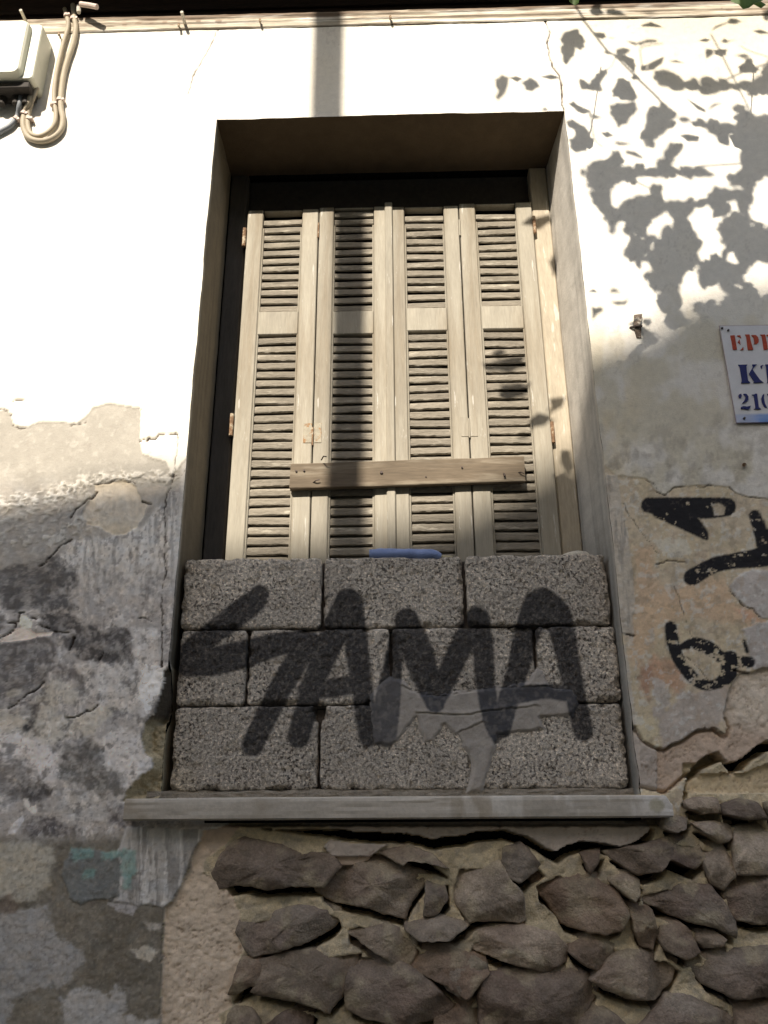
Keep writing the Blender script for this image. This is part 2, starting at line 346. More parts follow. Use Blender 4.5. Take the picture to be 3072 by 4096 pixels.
# --- stones (sketch outlines)
STONES = [
 c5([(150,680),(250,520),(390,430),(560,470),(700,540),(870,560),(925,640),(815,765),(640,755),(480,775),(330,750),(200,772)]),
 c5([(930,640),(1150,600),(1200,570),(1370,630),(1510,690),(1470,770),(1400,860),(1360,965),(1290,940),(1240,935),(1130,890),(1000,875),(900,850),(830,800),(820,770)]),
 c5([(320,960),(450,930),(560,930),(700,890),(830,870),(930,920),(945,980),(890,1040),(720,1130),(560,1180),(410,1210),(360,1170),(310,1060)]),
 c5([(335,1185),(430,1215),(478,1310),(400,1400),(300,1450),(250,1460),(290,1330)]),
 c5([(470,1250),(600,1205),(830,1175),(1080,1140),(1040,1290),(980,1440),(880,1560),(820,1530),(700,1500),(500,1460),(418,1440),(480,1335)]),
 c5([(1000,985),(1060,970),(1230,1000),(1390,1050),(1450,1130),(1430,1220),(1380,1280),(1290,1250),(1170,1170),(1080,1110),(1010,1080)]),
 c5([(1085,1165),(1160,1180),(1400,1290),(1550,1400),(1659,1530),(1600,1590),(1450,1640),(1300,1640),(1120,1600),(1020,1550),(1010,1440),(1040,1280)]),
 c5([(1395,985),(1520,960),(1700,955),(1790,960),(1820,985),(1780,1030),(1640,1110),(1480,1105),(1400,1045)]),
 c5([(1520,705),(1640,700),(1652,840),(1600,930),(1545,955),(1508,945)]),
 [(885,2042),(925,2038),(985,2050),(1042,2062),(1050,2100),(1003,2150),(965,2125),(925,2108),(878,2082)],
 c5([(1200,540),(1290,480),(1420,500),(1550,560),(1640,645),(1520,612),(1400,600),(1375,628)]),
 c5([(225,1659),(240,1600),(300,1530),(380,1560),(440,1640),(420,1740),(260,1760)]),
 c5([(480,1670),(600,1580),(740,1535),(790,1570),(760,1680),(640,1760),(500,1740)]),
 c6([(25,560),(50,470),(190,480),(260,480),(300,560),(370,650),(390,770),(350,795),(230,780),(120,790),(60,710),(20,620)]),
 c6([(290,420),(380,390),(420,430),(490,510),(430,550),(380,590),(300,560),(285,490)]),
 c6([(450,560),(560,510),(640,540),(720,550),(800,560),(870,640),(912,750),(880,820),(800,845),(700,830),(600,800),(540,700),(470,640)]),
 c6([(690,440),(800,420),(770,500),(737,545)]),
 c6([(820,560),(870,530),(950,540),(995,580),(985,640),(960,690),(900,640),(850,600)]),
 c6([(830,430),(1000,400),(1180,345),(1280,372),(1320,470),(1262,522),(1200,500),(1130,470),(1090,530),(1000,550),(900,490)]),
 c6([(1312,375),(1430,390),(1490,470),(1480,560),(1430,625),(1372,590),(1330,500)]),
 c6([(1000,612),(1140,582),(1340,592),(1400,680),(1460,780),(1465,865),(1380,822),(1230,782),(1090,722),(1010,682)]),
 c6([(940,705),(1010,690),(1060,740),(1085,860),(1060,938),(1000,910),(960,830)]),
 c6([(1120,785),(1200,792),(1260,850),(1300,950),(1220,985),(1130,933),(1102,870)]),
 c6([(1290,842),(1380,842),(1430,880),(1420,915),(1330,933),(1290,900)]),
 c6([(1452,565),(1560,552),(1720,550),(1730,790),(1600,800),(1480,772),(1450,680)]),
 c6([(1502,312),(1659,290),(1740,320),(1740,535),(1600,545),(1500,545),(1482,400)]),
 c6([(1293,985),(1440,930),(1659,920),(1740,960),(1740,1180),(1480,1182),(1340,1112),(1280,1040)]),
 c6([(600,900),(700,862),(820,870),(865,910),(830,990),(780,1052),(700,1010),(640,960)]),
 c6([(870,945),(1000,940),(1130,960),(1197,1010),(1150,1110),(1070,1197),(940,1180),(820,1140),(750,1095),(830,1000)]),
 c6([(130,862),(230,820),(400,820),(540,860),(600,930),(595,1000),(480,1048),(370,1020),(210,970),(100,920)]),
 c6([(200,1085),(300,1060),(440,1050),(620,1032),(700,1080),(760,1140),(735,1200),(660,1330),(500,1420),(190,1400),(180,1200)]),
 c6([(0,940),(90,960),(200,1025),(160,1120),(90,1197),(0,1135),(-60,1060)]),
 c6([(1005,1340),(1150,1185),(1330,1172),(1440,1212),(1500,1340),(1400,1420),(1100,1420)]),
 c6([(1492,1225),(1659,1212),(1740,1230),(1740,1400),(1530,1420),(1505,1330)]),
 c6([(745,1212),(830,1262),(920,1340),(980,1420),(640,1420),(690,1320)]),
 c6([(1225,175),(1290,145),(1392,150),(1410,228),(1320,232),(1240,207)]),
 c6([(1420,190),(1520,150),(1605,170),(1640,262),(1540,267),(1425,237)]),
 c6([(1262,282),(1400,270),(1470,300),(1475,362),(1400,382),(1320,332)]),
 c6([(1120,235),(1250,242),(1222,312),(1180,332),(1110,310)]),
 c6([(0,1180),(60,1210),(170,1190),(175,1320),(150,1420),(-60,1420),(-60,1260)]),
 c6([(1640,180),(1740,150),(1740,260),(1665,270)]),
]
def star_ok(P): return True
# a few more stones out of the frame, below it and to its right
def extra_stones():
    out = []
    pitch_x, pitch_z = .26, .17
    z = -.50
    row = 0
    while z > -EYE + .02:
        x = -.42 + (row % 2) * .13
        while x < 2.6:
            w = pitch_x * random.uniform(.42, .49); h = pitch_z * random.uniform(.38, .46)
            n = random.randint(6, 9); P = []
            for k in range(n):
                a = 2 * math.pi * (k + random.uniform(-.3, .3)) / n
                r = 1 / max(abs(math.cos(a)), abs(math.sin(a))) ** .6 * random.uniform(.8, 1.0)
                P.append((x + w * r * math.cos(a), z + h * r * math.sin(a)))
            out.append(P); x += pitch_x * random.uniform(.95, 1.1)
        z -= pitch_z; row += 1
    z = 0.02
    while z > -.45:
        x = 1.10
        while x < 2.6:
            w = pitch_x * random.uniform(.40, .48); h = pitch_z * random.uniform(.36, .44); P = []
            for k in range(8):
                a = 2 * math.pi * (k + random.uniform(-.3, .3)) / 8
                r = 1 / max(abs(math.cos(a)), abs(math.sin(a))) ** .6 * random.uniform(.8, 1.0)
                P.append((x + w * r * math.cos(a), z + h * r * math.sin(a)))
            out.append(P); x += pitch_x
        z -= pitch_z
    return out
EXTRA = extra_stones()

# --- paint and relief layers of the plaster, drawn on the sheet
PEEL = [(-9000,886),(0,886),(13,886),(23,896),(30,920),(57,922),(83,911),(130,911),(147,913),(167,915),(193,893),(200,881),(233,871),(267,875),(300,881),(303,888),(302,953),(308,980),(333,990),(357,996),(370,1021),(383,1015),(392,1000),(402,990),(455,975),(460,9000),(-9000,9000)]
GREY_END = [(345,9000),(345,2212),(347,2126),(352,1992),(353,1962),(373,1946),(393,1906),(410,1872),(417,1839),(433,1816),(437,1796),(467,1789),(483,1782),(500,1768),(1470,1768),(1480,1700),(1486,1676)]
LOWER_FINISH = [(1369,1563),(1389,1599),(1413,1613),(1436,1618),(1449,1608),(1473,1599),(1506,1576),(1543,1571),(1569,1589),(1573,1573),(1563,1546),(1566,1536),(1576,1489),(1596,1453),(1619,1453),(1640,1446),(1659,1443),(1800,1450),(2600,1470)]
# everything right of GREY_END and below LOWER_FINISH is not finish coat
NOT_FINISH = GREY_END + [(1440,1715),(1372,1700)] + LOWER_FINISH + [(9000,1500),(9000,9000)]
CAVITY = [(366,1440),(353,1449),(353,1466),(343,1506),(330,1543),(310,1563),(305,1599),(310,1626),(327,1639),(328,1659),(300,1679),(283,1696),(273,1709),(266,1730),(380,1730)]
UNDER = [
 [(345,9000),(345,2212),(347,2126),(352,1992),(353,1962),(373,1946),(393,1906),(410,1872),(417,1839),(433,1816),(437,1796),(467,1789),(483,1782),(520,1782),(505,1800),(490,1820),(450,1850),(437,1865),(440,1890),(470,1905),(490,1920),(508,1950),(517,1980),(520,2010),(530,2040),(515,2070),(508,2110),(497,2150),(500,2175),(470,2195),(480,2240),(470,9000)],
 [(560,1768),(700,1786),(781,1797),(881,1800),(935,1814),(967,1806),(1001,1805),(1030,1796),(1093,1792),(1143,1809),(1176,1830),(1201,1842),(1226,1826),(1259,1817),(1301,1821),(1343,1830),(1376,1817),(1401,1796),(1408,1780),(1408,1768)],
 [(1360,1560),(1449,1600),(1563,1540),(1590,1440),(2600,1440),(2600,1600),(1659,1599),(1626,1619),(1606,1639),(1575,1648),(1556,1621),(1519,1637),(1499,1659),(1488,1680),(1478,1700),(1467,1713),(1450,1722),(1360,1722)],
 [(1480,1712),(1490,1690),(1520,1672),(1560,1668),(1600,1672),(1659,1650),(2600,1650),(2600,1713),(1659,1713),(1560,1714)],
 c5([(890,470),(1080,490),(1180,490),(1270,500),(1180,560),(1110,620),(930,640),(885,560),(850,510)]),
]
CRACKS = [
 ([(1178,0),(1184,23),(1176,43),(1188,70),(1183,90),(1188,123),(1193,140),(1209,163),(1214,183),(1214,213),(1218,238)], 3.4),
 ([(480,30),(470,63),(460,87),(450,110),(433,137),(417,163),(408,200)], 1.8),
 ([(302,953),(310,949),(318,952),(323,946),(330,950),(343,940),(360,936),(384,938)], 4.0),
 ([(384,938),(384,946),(381,980),(377,1016)], 1.6),
 ([(375,1024),(370,1045),(366,1056),(360,1066),(357,1085),(353,1106),(357,1130),(356,1150),(357,1156),(353,1193),(358,1239),(350,1266),(347,1306),(350,1333),(348,1373),(350,1433)], 2.2),
 ([(293,1046),(285,1040),(276,1041),(267,1033),(250,1036),(233,1043),(203,1046)], 2.0),
 ([(207,1062),(200,1073),(188,1079),(180,1088),(168,1095),(158,1106),(152,1118)], 2.8),
 ([(155,1165),(143,1173),(127,1181),(122,1190),(105,1203),(96,1215),(84,1223)], 2.6),
 ([(25,873),(28,868),(33,864),(44,864),(53,865)], 3.0),
 ([(-20,884),(8,884),(15,887)], 2.4), ([(18,893),(25,895)], 3.0), ([(28,917),(38,921),(45,925),(57,923)], 2.2),
 ([(152,920),(160,917),(167,917),(175,914),(186,911)], 2.0),
 ([(306,1083),(316,1085),(325,1088)], 2.4), ([(300,880),(308,886)], 1.6),
 ([(370,1030),(385,1027),(395,1024),(400,1014)], 1.6),
 (lw([(0,360),(60,320),(130,265),(165,200),(175,125),(235,120)]), 3.4), (lw([(370,240),(420,255),(465,270)]), 3.0), (lw([(500,300),(560,300),(650,310)]), 2.2),
 (lw([(90,215),(150,210)]), 4.0), (lw([(300,165),(340,175)]), 3.4),
 (lw([(615,1125),(700,1110),(740,1105),(810,1050),(870,1055),(925,995)]), 3.0),
 (lw([(80,1030),(180,960),(270,880),(330,860),(410,780)]), 3.4), (lw([(655,470),(700,350)]), 5.5), (lw([(935,565),(975,505)]), 5.5),
 (lw([(1530,200),(1530,360)]), 2.0), (lw([(1525,570),(1525,630)]), 3.4), (lw([(1310,165),(1400,180),(1430,195)]), 2.4),
 (lw([(1215,1810),(1270,1725),(1350,1690),(1400,1650)]), 2.6),
 (rz([(550,150),(620,180),(650,150),(700,110),(800,95)]), 1.6), (rz([(900,95),(960,110),(1000,90),(1060,95)]), 1.3),
 (rz([(1190,105),(1250,160),(1350,190),(1531,210)]), 1.2), (rz([(455,40),(520,70),(550,130)]), 1.3),
 (rz([(260,250),(290,330),(420,515),(520,640),(560,700)]), 1.0), (rz([(545,785),(600,780),(640,755),(720,760),(810,765)]), 1.8),
 (rz([(700,980),(760,1130),(790,1230),(850,1410),(980,1560)]), 1.0), (rz([(820,1600),(900,1690),(1000,1800),(1020,1850)]), 1.5),
 (rz([(1200,1020),(1260,1090),(1320,1160),(1400,1190),(1470,1260)]), 1.8),
 (rz([(1240,1730),(1300,1745),(1400,1760),(1480,1735),(1531,1750)]), 3.2), (rz([(285,1410),(350,1425)]), 2.6),
 ([(1218,240),(1222,262)], 1.2), (crp([(1165,2000-2000),(1170,20)], 0, 0), .1),
]
GRAF_WALL = [
 (rz([(480,265),(700,285),(1000,290),(1170,280)]), [34, 44, 46, 40]),
 (rz([(560,330),(800,400),(940,500),(990,560)]), [24, 42, 26, 8]),
 (rz([(1420,360),(1480,520),(1540,640),(1700,760)]), [26, 34, 44, 44]),
 (rz([(860,905),(1050,800),(1230,760),(1450,730),(1600,690)]), [36, 34, 34, 42, 46]),
 (rz([(675,1345),(690,1460),(740,1620),(830,1750),(950,1850),(1080,1850),(1180,1770),(1200,1640)]), [26, 28, 26, 26, 24, 22, 34, 42]),
 (rz([(770,1520),(880,1490),(1010,1530),(1120,1610),(1250,1650),(1370,1655)]), [14, 26, 30, 26, 26, 24]),
 (rz([(1325,1470),(1350,1560)]), [7, 8]),
]
GRAF = [   # the letters S A M A sprayed over the blocks
 ([(560,1284),(546,1302),(505,1334),(455,1372),(412,1412)], [40, 48, 50, 48, 52]),
 ([(405,1436),(460,1430),(530,1412),(600,1392),(655,1382)], [48, 58, 56, 48, 44]),
 ([(668,1383),(645,1422),(608,1482),(574,1550),(545,1610)], [42, 48, 47, 46, 46]),
 ([(752,1296),(738,1330),(712,1390),(675,1480),(645,1592)], [50, 58, 54, 46, 46]),
 ([(757,1300),(768,1380),(776,1440),(786,1520),(797,1592)], [50, 50, 46, 44, 42]),
 ([(664,1490),(715,1486),(780,1476)], [40, 40, 40]),
 ([(876,1344),(860,1390),(848,1440),(838,1510),(829,1585)], [40, 40, 40, 52, 54]),
 ([(878,1338),(900,1400),(916,1450),(940,1520)], [50, 62, 58, 38]),
 ([(940,1520),(962,1470),(992,1405),(1030,1334)], [34, 44, 46, 46]),
 ([(1034,1336),(1044,1400),(1048,1467),(1060,1550),(1072,1598)], [44, 44, 40, 34, 16]),
 ([(1082,1575),(1096,1520),(1118,1450),(1138,1370),(1162,1308)], [40, 42, 44, 54, 62]),
 ([(1172,1300),(1202,1330),(1219,1385),(1240,1490),(1260,1580)], [58, 60, 50, 42, 40]),
 ([(1120,1502),(1180,1494),(1238,1500)], [34, 30, 34]),
]
def graffiti(px, py, strokes, soft=3.0, rag=0.0):
    m = np.zeros(px.shape)
    sm_ = []
    for P, W in strokes:
        Q = spline([(p[0], p[1], w) for p, w in zip(P, W)], 5) if len(P) > 2 else [(p[0], p[1], w) for p, w in zip(P, W)]
        sm_.append(([(q[0], q[1]) for q in Q], [q[2] for q in Q]))
    big_ = strokes is GRAF; strokes = sm_
    if big_: strokes = [(P, [w * 1.07 for w in W]) for P, W in strokes]
    for P, W in strokes:
        xs = [p[0] for p in P]; ys = [p[1] for p in P]
        s = (px > min(xs) - 60) & (px < max(xs) + 60) & (py > min(ys) - 60) & (py < max(ys) + 60)
        if not s.any(): continue
        d = sdf_line(px[s], py[s], P, W)
        if rag: d = d + rag * fbm(px[s] / 5, py[s] / 5, 88, 3)
        m[s] = np.maximum(m[s], sstep(soft, -soft, d))
    return m

class Layers:
    def __init__(s, px, py, H, C): s.px, s.py, s.H, s.C = px, py, H, C
    def mask(s, poly, amp=5, sc=14, soft=1.2, seed=0):
        P = np.array(poly); pad = amp * 2 + 8 + soft
        q = (s.px > P[:, 0].min() - pad) & (s.px < P[:, 0].max() + pad) & (s.py > P[:, 1].min() - pad) & (s.py < P[:, 1].max() + pad)
        m = np.zeros(s.px.shape)
        if q.any():
            x, y = s.px[q], s.py[q]
            m[q] = sstep(soft, -soft, sdf_poly(x, y, poly) + amp * fbm(x / sc, y / sc, seed, 5, .6))
        return m
    def put(s, m, col=None, h=None, dh=None):
        if col is not None: s.C[:] = s.C + (np.asarray(col) - s.C) * m[:, None]
        if h is not None: s.H[:] = s.H + (h - s.H) * m
        if dh is not None: s.H[:] = s.H + dh * m

def paint_plaster(px, py):
    n = len(px); H = np.zeros(n); C = np.tile(np.array([.80, .77, .70]), (n, 1))
    L = Layers(px, py, H, C)
    big = fbm(px / 180, py / 180, 1, 4); mid = fbm(px / 45, py / 45, 2, 4); sm = fbm(px / 12, py / 12, 3, 4); vs = fbm(px / 7, py / 60, 4, 4)
    # upper wall: slightly creamy, faint stains
    L.put(sstep(0, .6, big) * .35, (.72, .66, .52))
    L.put(sstep(150, 60, py) * sstep(-.2, .5, mid) * .30, (.62, .58, .52))
    # right wall
    R = sstep(1225, 1290, px)
    L.put(R * sstep(690, 860, py + 50 * mid) * .85, A(132, 129, 124))
    L.put(R * sstep(560, 760, py) * sstep(-.05, .35, fbm(px / 70, py / 90, 9, 4)) * .65, (.62, .56, .42))
    L.put(R * sstep(700, 900, py) * sstep(-.1, .4, fbm(px / 60, py / 120, 19, 4)) * sstep(1420, 1330, px) * .6, A(130, 121, 102))
    L.put(R * sstep(860, 920, py) * sstep(.05, .4, fbm(px / 25, py / 25, 21, 5)) * .35, A(95, 90, 82))
    L.put(R * sstep(120, 40, py) * .5, (.60, .55, .42))
    L.put(R * sstep(150, 60, np.hypot((px - 1520) / 1.6, py - 110)) * .5, (.58, .52, .40))
    beige = [(1300,1000)] + rz([(180,0),(455,30),(550,150),(620,180),(700,110),(800,95),(950,90),(1060,92),(1190,105),(1250,160),(1350,190),(1531,210)]) + [(2600,1080),(2600,2900),(1300,2900)]
    mb = L.mask(beige, 2, 9, 1.0, 31)
    L.put(mb, A(126, 116, 98), dh=.0022)
    L.put(mb * sstep(-.3, .3, fbm(px / 40, py / 40, 33, 4)) * .7, A(128, 118, 104))
    peach = rz([(330,620),(520,620),(560,900),(700,980),(1150,900),(1260,1090),(1400,1200),(1531,1280),(1531,1420),(1250,1330),(900,1250),(600,1300),(400,1700),(340,1600),(350,1300)])
    L.put(L.mask(peach, 18, 40, 14, 35) * .7, A(136, 114, 94))
    L.put(L.mask(rz([(520,1590),(700,1650),(820,1850),(760,1950),(560,1850),(480,1700)]), 12, 16, 9, 37) * .7, A(124, 94, 76))
    L.put(L.mask(rz([(400,1680),(500,1700),(520,1850),(480,1990),(400,1900)]), 10, 12, 6, 39) * .7, A(108, 78, 64))
    L.put(L.mask(rz([(1250,1180),(1400,1200),(1500,1290),(1330,1290)]), 9, 12, 8, 40) * .5, A(134, 98, 80))
    wf = A(122, 117, 113)
    L.put(L.mask(rz([(1200,980),(1250,900),(1400,840),(1600,850),(1900,900),(1900,1330),(1480,1270),(1400,1190),(1320,1160),(1250,1090)]), 5, 14, 1.2, 41), wf, dh=-.002)
    L.put(L.mask(rz([(1290,1360),(1340,1440),(1370,1600),(1400,1720),(1531,1700),(1900,1720),(1900,1350),(1531,1290)]), 5, 14, 1.2, 42), wf * .97, dh=-.002)
    L.put(L.mask(rz([(780,1900),(1000,1910),(1200,1850),(1180,2100),(1100,2250),(1050,2450),(600,2500),(560,2300),(520,2050),(640,2080),(700,2000)]), 11, 14, 3, 43) * .85, A(118, 111, 106))
    L.put(L.mask(rz([(330,2150),(560,2150),(600,2500),(420,2450)]), 8, 20, 3, 44) * .6, A(132, 124, 105))
    L.put(L.mask(rz([(480,560),(620,560),(820,560),(860,720),(620,720),(560,640)]), 12, 14, 2, 45) * .6, A(136, 132, 124))
    L.put(L.mask(rz([(520,1780),(640,1850),(680,2000),(640,2080),(520,1950)]), 10, 9, 2, 46) * .8, wf)
    flk = sstep(.22, .32, fbm(px / 11, py / 11, 47, 4)) * mb
    L.put(flk * .45, A(142, 138, 132), dh=-.0008)
    L.put(sstep(.3, .42, fbm(px / 16, py / 16, 48, 4)) * mb * .4, A(112, 98, 84))
    js = L.mask(rz([(95,0),(200,0),(240,250),(300,600),(335,830),(352,1070),(355,1200),(330,1250),(350,1420),(285,1410),(200,1380),(60,500)]), 2, 12, 1.5, 49)
    L.put(js * .7, A(122, 117, 110), dh=-.0022)
    L.put(js * sstep(.0, .4, vs) * .6, A(88, 84, 79))
    L.put(L.mask(rz([(280,1500),(330,1900),(360,2200),(340,2300),(200,1500)]), 3, 10, 2, 50) * .6, A(120, 116, 112))
    rl = R * sstep(850, 1000, py)
    C *= (1 + rl * (.13 * fbm(px / 34, py / 40, 311, 5, .6) + .11 * fbm(px / 8, py / 9, 312, 4, .6)))[:, None]
    dirt = rl * sstep(.12, .4, fbm(px / 18, py / 24, 313, 5, .6)); L.put(dirt * .30, A(78, 70, 62))
    H -= rl * .0012 * fbm(px / 8, py / 8, 314, 4)
    # left wall : grey render under the peeled paint
    mg = L.mask(PEEL, 1.6, 8, 1.0, 51) * sstep(470, 440, px)
    g0 = np.array([.37, .345, .30])
    L.put(mg, g0, dh=.003)
    L.put(mg * sstep(-.3, .5, fbm(px / 60, py / 80, 52, 4)) * .55, (.47, .44, .385))
    L.put(mg * sstep(.25, .5, fbm(px / 9, py / 9, 53, 3)) * .35, (.56, .53, .47), dh=-.0006)
    L.put(mg * sstep(1010, 1120, py + 22 * mid) * .9, A(104, 98, 91))
    # tan patch where the top coat fell
    tan = [(205,1046),(235,1042),(267,1035),(293,1050),(305,1080),(318,1090),(310,1112),(293,1141),(267,1153),(250,1156),(233,1149),(210,1136),(185,1132),(178,1106),(188,1085),(202,1070)]
    # flaky whitish band
    band = sdf_line(px, py, [(-60,1095),(30,1086),(100,1072),(150,1055),(210,1032),(300,1028),(370,1030)], [22, 26, 30, 34, 22, 16, 20])
    fl = sstep(10, -10, band + 16 * fbm(px / 9, py / 9, 54, 4)) * sstep(.0, .15, fbm(px / 7, py / 7, 55, 3) + .12)
    L.put(fl * mg * .95, (.72, .68, .60), dh=-.005)
    fl2 = sstep(60, 0, np.abs(sdf_line(px, py, [(-60,1140),(100,1130),(180,1090)], [60, 60, 60]))) * sstep(.12, .22, fbm(px / 9, py / 9, 56, 4))
    L.put(fl2 * mg * .75, (.60, .56, .48), dh=-.003)
    mt = L.mask(tan, 3, 9, 1.2, 57)
    # streaky grey area under the tan patch
    st = L.mask([(110,1215),(160,1165),(240,1155),(300,1140),(365,1060),(400,1050),(420,1250),(360,1330),(320,1345),(235,1370),(170,1330),(140,1290),(130,1250)], 10, 24, 6, 58)
    L.put(st, A(122, 118, 113))
    L.put(st * sstep(-.1, .35, vs) * .75, A(96, 92, 88), dh=.0008)
    L.put(st * sstep(.2, .32, fbm(px / 5, py / 8, 59, 3)) * .5, A(82, 72, 68))
    L.put(L.mask([(295,1055),(330,1048),(362,1050),(358,1080),(330,1090),(308,1086)], 4, 10, 2, 60), A(108, 102, 94))
    L.put(L.mask([(305,1030),(330,1028),(368,1022),(366,1040),(330,1040)], 4, 7, 1.5, 61) * .8, (.66, .62, .55), dh=-.002)
    L.put(mt, A(122, 113, 99), dh=.003)
    L.put(mt * sstep(1105, 1150, py + 10 * sm) * .6, A(120, 108, 84))
    # jamb strip, left
    jl = sstep(-4, 4, px - (383 - .09 * (py - 1100))) * sstep(930, 990, py) * mg
    L.put(jl * .8, A(118, 115, 111), dh=-.001); L.put(jl * sstep(-.1, .4, vs) * .5, A(98, 95, 92))
    # dark mould and older coats
    D = [(([(40,1215),(120,1205),(165,1230),(150,1290),(165,1310),(100,1320),(40,1315),(0,1300),(-80,1310),(-80,1240)]), A(70, 67, 66), 12, .9),
         (lw([(330,130),(640,130),(700,170),(800,240),(1000,300),(1100,240),(1200,260),(1260,400),(1240,560),(1100,590),(940,580),(800,560),(660,480),(640,440),(560,330),(420,290)]), A(66, 62, 61), 8, .95),
         (lw([(-300,400),(200,390),(420,340),(520,420),(500,560),(480,660),(420,770),(300,860),(180,950),(60,1030),(-300,1000)]), A(84, 79, 77), 4, .95),
         (lw([(500,600),(680,600),(720,720),(620,760),(500,740)]), A(84, 78, 78), 10, .8),
         (lw([(720,740),(800,740),(830,900),(760,900)]), A(72, 68, 66), 8, .8),
         (lw([(190,990),(370,980),(380,1060),(320,1090),(200,1110)]), A(74, 66, 64), 6, .9),
         (lw([(190,1215),(250,1120),(320,1120),(310,1200),(260,1265),(200,1245)]), A(58, 58, 60), 3, .95),
         (lw([(560,1560),(600,1450),(700,1350),(850,1300),(950,1400),(980,1560),(1100,1620),(1200,1660),(1200,1800),(1000,1850),(700,1750),(560,1700)]), A(80, 76, 70), 16, .85),
         (lw([(-300,1500),(100,1560),(200,1500),(330,1560),(380,1750),(470,1750),(480,1850),(400,1980),(230,1900),(160,1850),(-300,1850)]), A(88, 81, 76), 10, .8),
         (lw([(180,1760),(230,1720),(300,1760),(400,1730),(480,1800),(480,1880),(350,1980),(240,1880)]), A(66, 60, 59), 8, .85),
         (lw([(230,2080),(460,2060),(640,2133),(700,2240),(300,2240),(200,2200)]), A(66, 58, 58), 8, .85),
         (lw([(1000,1960),(1150,1950),(1190,2080),(1180,2160),(1010,2120)]), A(72, 66, 70), 5, .8)]
    C0 = [(lw([(-300,1040),(60,1040),(200,1100),(400,860),(470,720),(640,760),(740,880),(720,960),(560,960),(520,1100),(700,1110),(800,1050),(940,1010),(1000,1010),(1100,970),(1080,1100),(960,1180),(900,1290),(760,1300),(600,1320),(400,1400),(100,1480),(-300,1450)]), A(122, 114, 100), 8, .75),
          (lw([(0,1200),(200,1300),(400,1350),(540,1450),(540,1650),(450,1800),(330,1740),(220,1690),(200,1520),(60,1540),(-300,1500),(-300,1240)]), A(130, 124, 122), 10, .85),
          (lw([(860,1330),(1000,1260),(1330,1220),(1430,1560),(1400,1640),(1220,1800),(1150,1850),(1100,1660),(980,1560),(930,1420)]), A(124, 119, 116), 10, .85),
          (lw([(740,560),(1240,580),(1270,280),(1470,270),(1530,640),(1520,900),(1400,1130),(1340,1180),(1100,1000),(1000,960),(760,860)]), A(122, 116, 111), 10, .85),
          (lw([(1370,600),(1530,640),(1550,740),(1500,980),(1400,1100),(1300,900)]), A(142, 137, 134), 8, .8),
          (lw([(550,1800),(1000,1850),(1160,1850),(1160,2100),(600,2133),(480,2000)]), A(112, 106, 100), 12, .8)]
    low = sstep(1180, 1330, py) * mg
    L.put(low, A(108, 102, 98))
    for P, c, a, s_ in C0: L.put(L.mask(P, a * 1.5, 22, 7, 61) * s_ * mg, c)
    dm = np.zeros(n)
    for P, c, a, s_ in D:
        m_ = L.mask(P, a * 1.6, 18, 6, 62) * s_ * mg; dm = np.maximum(dm, m_); m_ = m_ * (.45 + .6 * sstep(-.35, .25, fbm(px / 19, py / 15, 401, 6, .66))); L.put(np.clip(m_, 0, 1), np.asarray(c) * .86, dh=.0008)
    L.put(low * sstep(.14, .42, fbm(px / 24, py / 26, 63, 6, .66)) * .6, A(66, 61, 59), dh=.001)
    L.put(low * (1 - .55 * dm) * sstep(.10, .30, fbm(px / 13, py / 18, 64, 6, .62)) * .5, A(132, 126, 120), dh=-.001)
    L.put(low * sstep(.30, .40, fbm(px / 7, py / 6, 65, 4)) * .35, A(74, 64, 60))
    L.put(L.mask(lw([(0,395),(50,330),(110,280),(210,240),(340,310),(500,300),(480,335),(380,345),(240,375),(100,395)]), 3, 10, 1.5, 66), A(134, 120, 108), dh=.002)
    L.put(L.mask(lw([(180,170),(230,150),(290,200),(300,260),(230,270),(170,230)]), 4, 9, 1.5, 67) * .8, A(140, 134, 118))
    L.put(L.mask(lw([(40,880),(120,840),(210,850),(200,900),(60,930)]), 5, 10, 4, 68) * .7, A(118, 112, 100))
    L.put(L.mask(lw([(80,1680),(0,1600),(150,1740),(90,1790),(160,1700)]), 5, 10, 3, 69) * .5, A(130, 118, 104))
    L.put(L.mask(lw([(220,1890),(260,1880),(280,1960),(340,1940),(340,2020),(290,2030),(220,1940)]), 3, 8, 1.5, 70) * .8, A(132, 126, 118))
    L.put(L.mask(lw([(210,2040),(225,2080),(150,2200),(60,2230),(120,2120)]), 3, 8, 1.5, 71) * .8, A(124, 122, 124))
    # bottom left: older brown coat, blue-grey lime, teal
    bl = sstep(1790, 1832, py + 9 * sm) * mg
    brown = A(84, 76, 62, .29)
    L.put(bl, brown)
    L.put(bl * sstep(-.1, .4, fbm(px / 50, py / 50, 72, 4)) * .6, A(68, 61, 48, .28))
    def bp(pts): return crp(pts, 0, 1659)
    L.put(L.mask(bp([(-300,540),(60,490),(200,480),(330,510),(355,600),(310,700),(320,770),(250,800),(225,870),(110,870),(-300,850)]), 8.3, 12, 7, 73) * .85, A(110, 102, 86, .29), dh=-.0015)
    L.put(L.mask(bp([(-300,960),(100,930),(190,900),(300,890),(330,1000),(370,1070),(420,1130),(520,1180),(560,1260),(480,1330),(430,1420),(200,1440),(60,1500),(-300,1520)]), 12.5, 14, 7, 74) * .85, A(98, 95, 93, .29), dh=-.001)
    L.put(L.mask(bp([(-300,1500),(60,1480),(60,1659),(60,2400),(-300,2400)]), 16.6, 16, 7, 174) * .85, A(94, 92, 91, .29), dh=-.001)
    L.put(L.mask(bp([(400,1500),(520,1420),(640,1450),(700,1480),(740,1430),(820,1440),(810,1600),(1030,1640),(1030,2400),(420,2400)]), 16.6, 14, 7, 75) * .85, A(104, 101, 99, .29), dh=-.001)
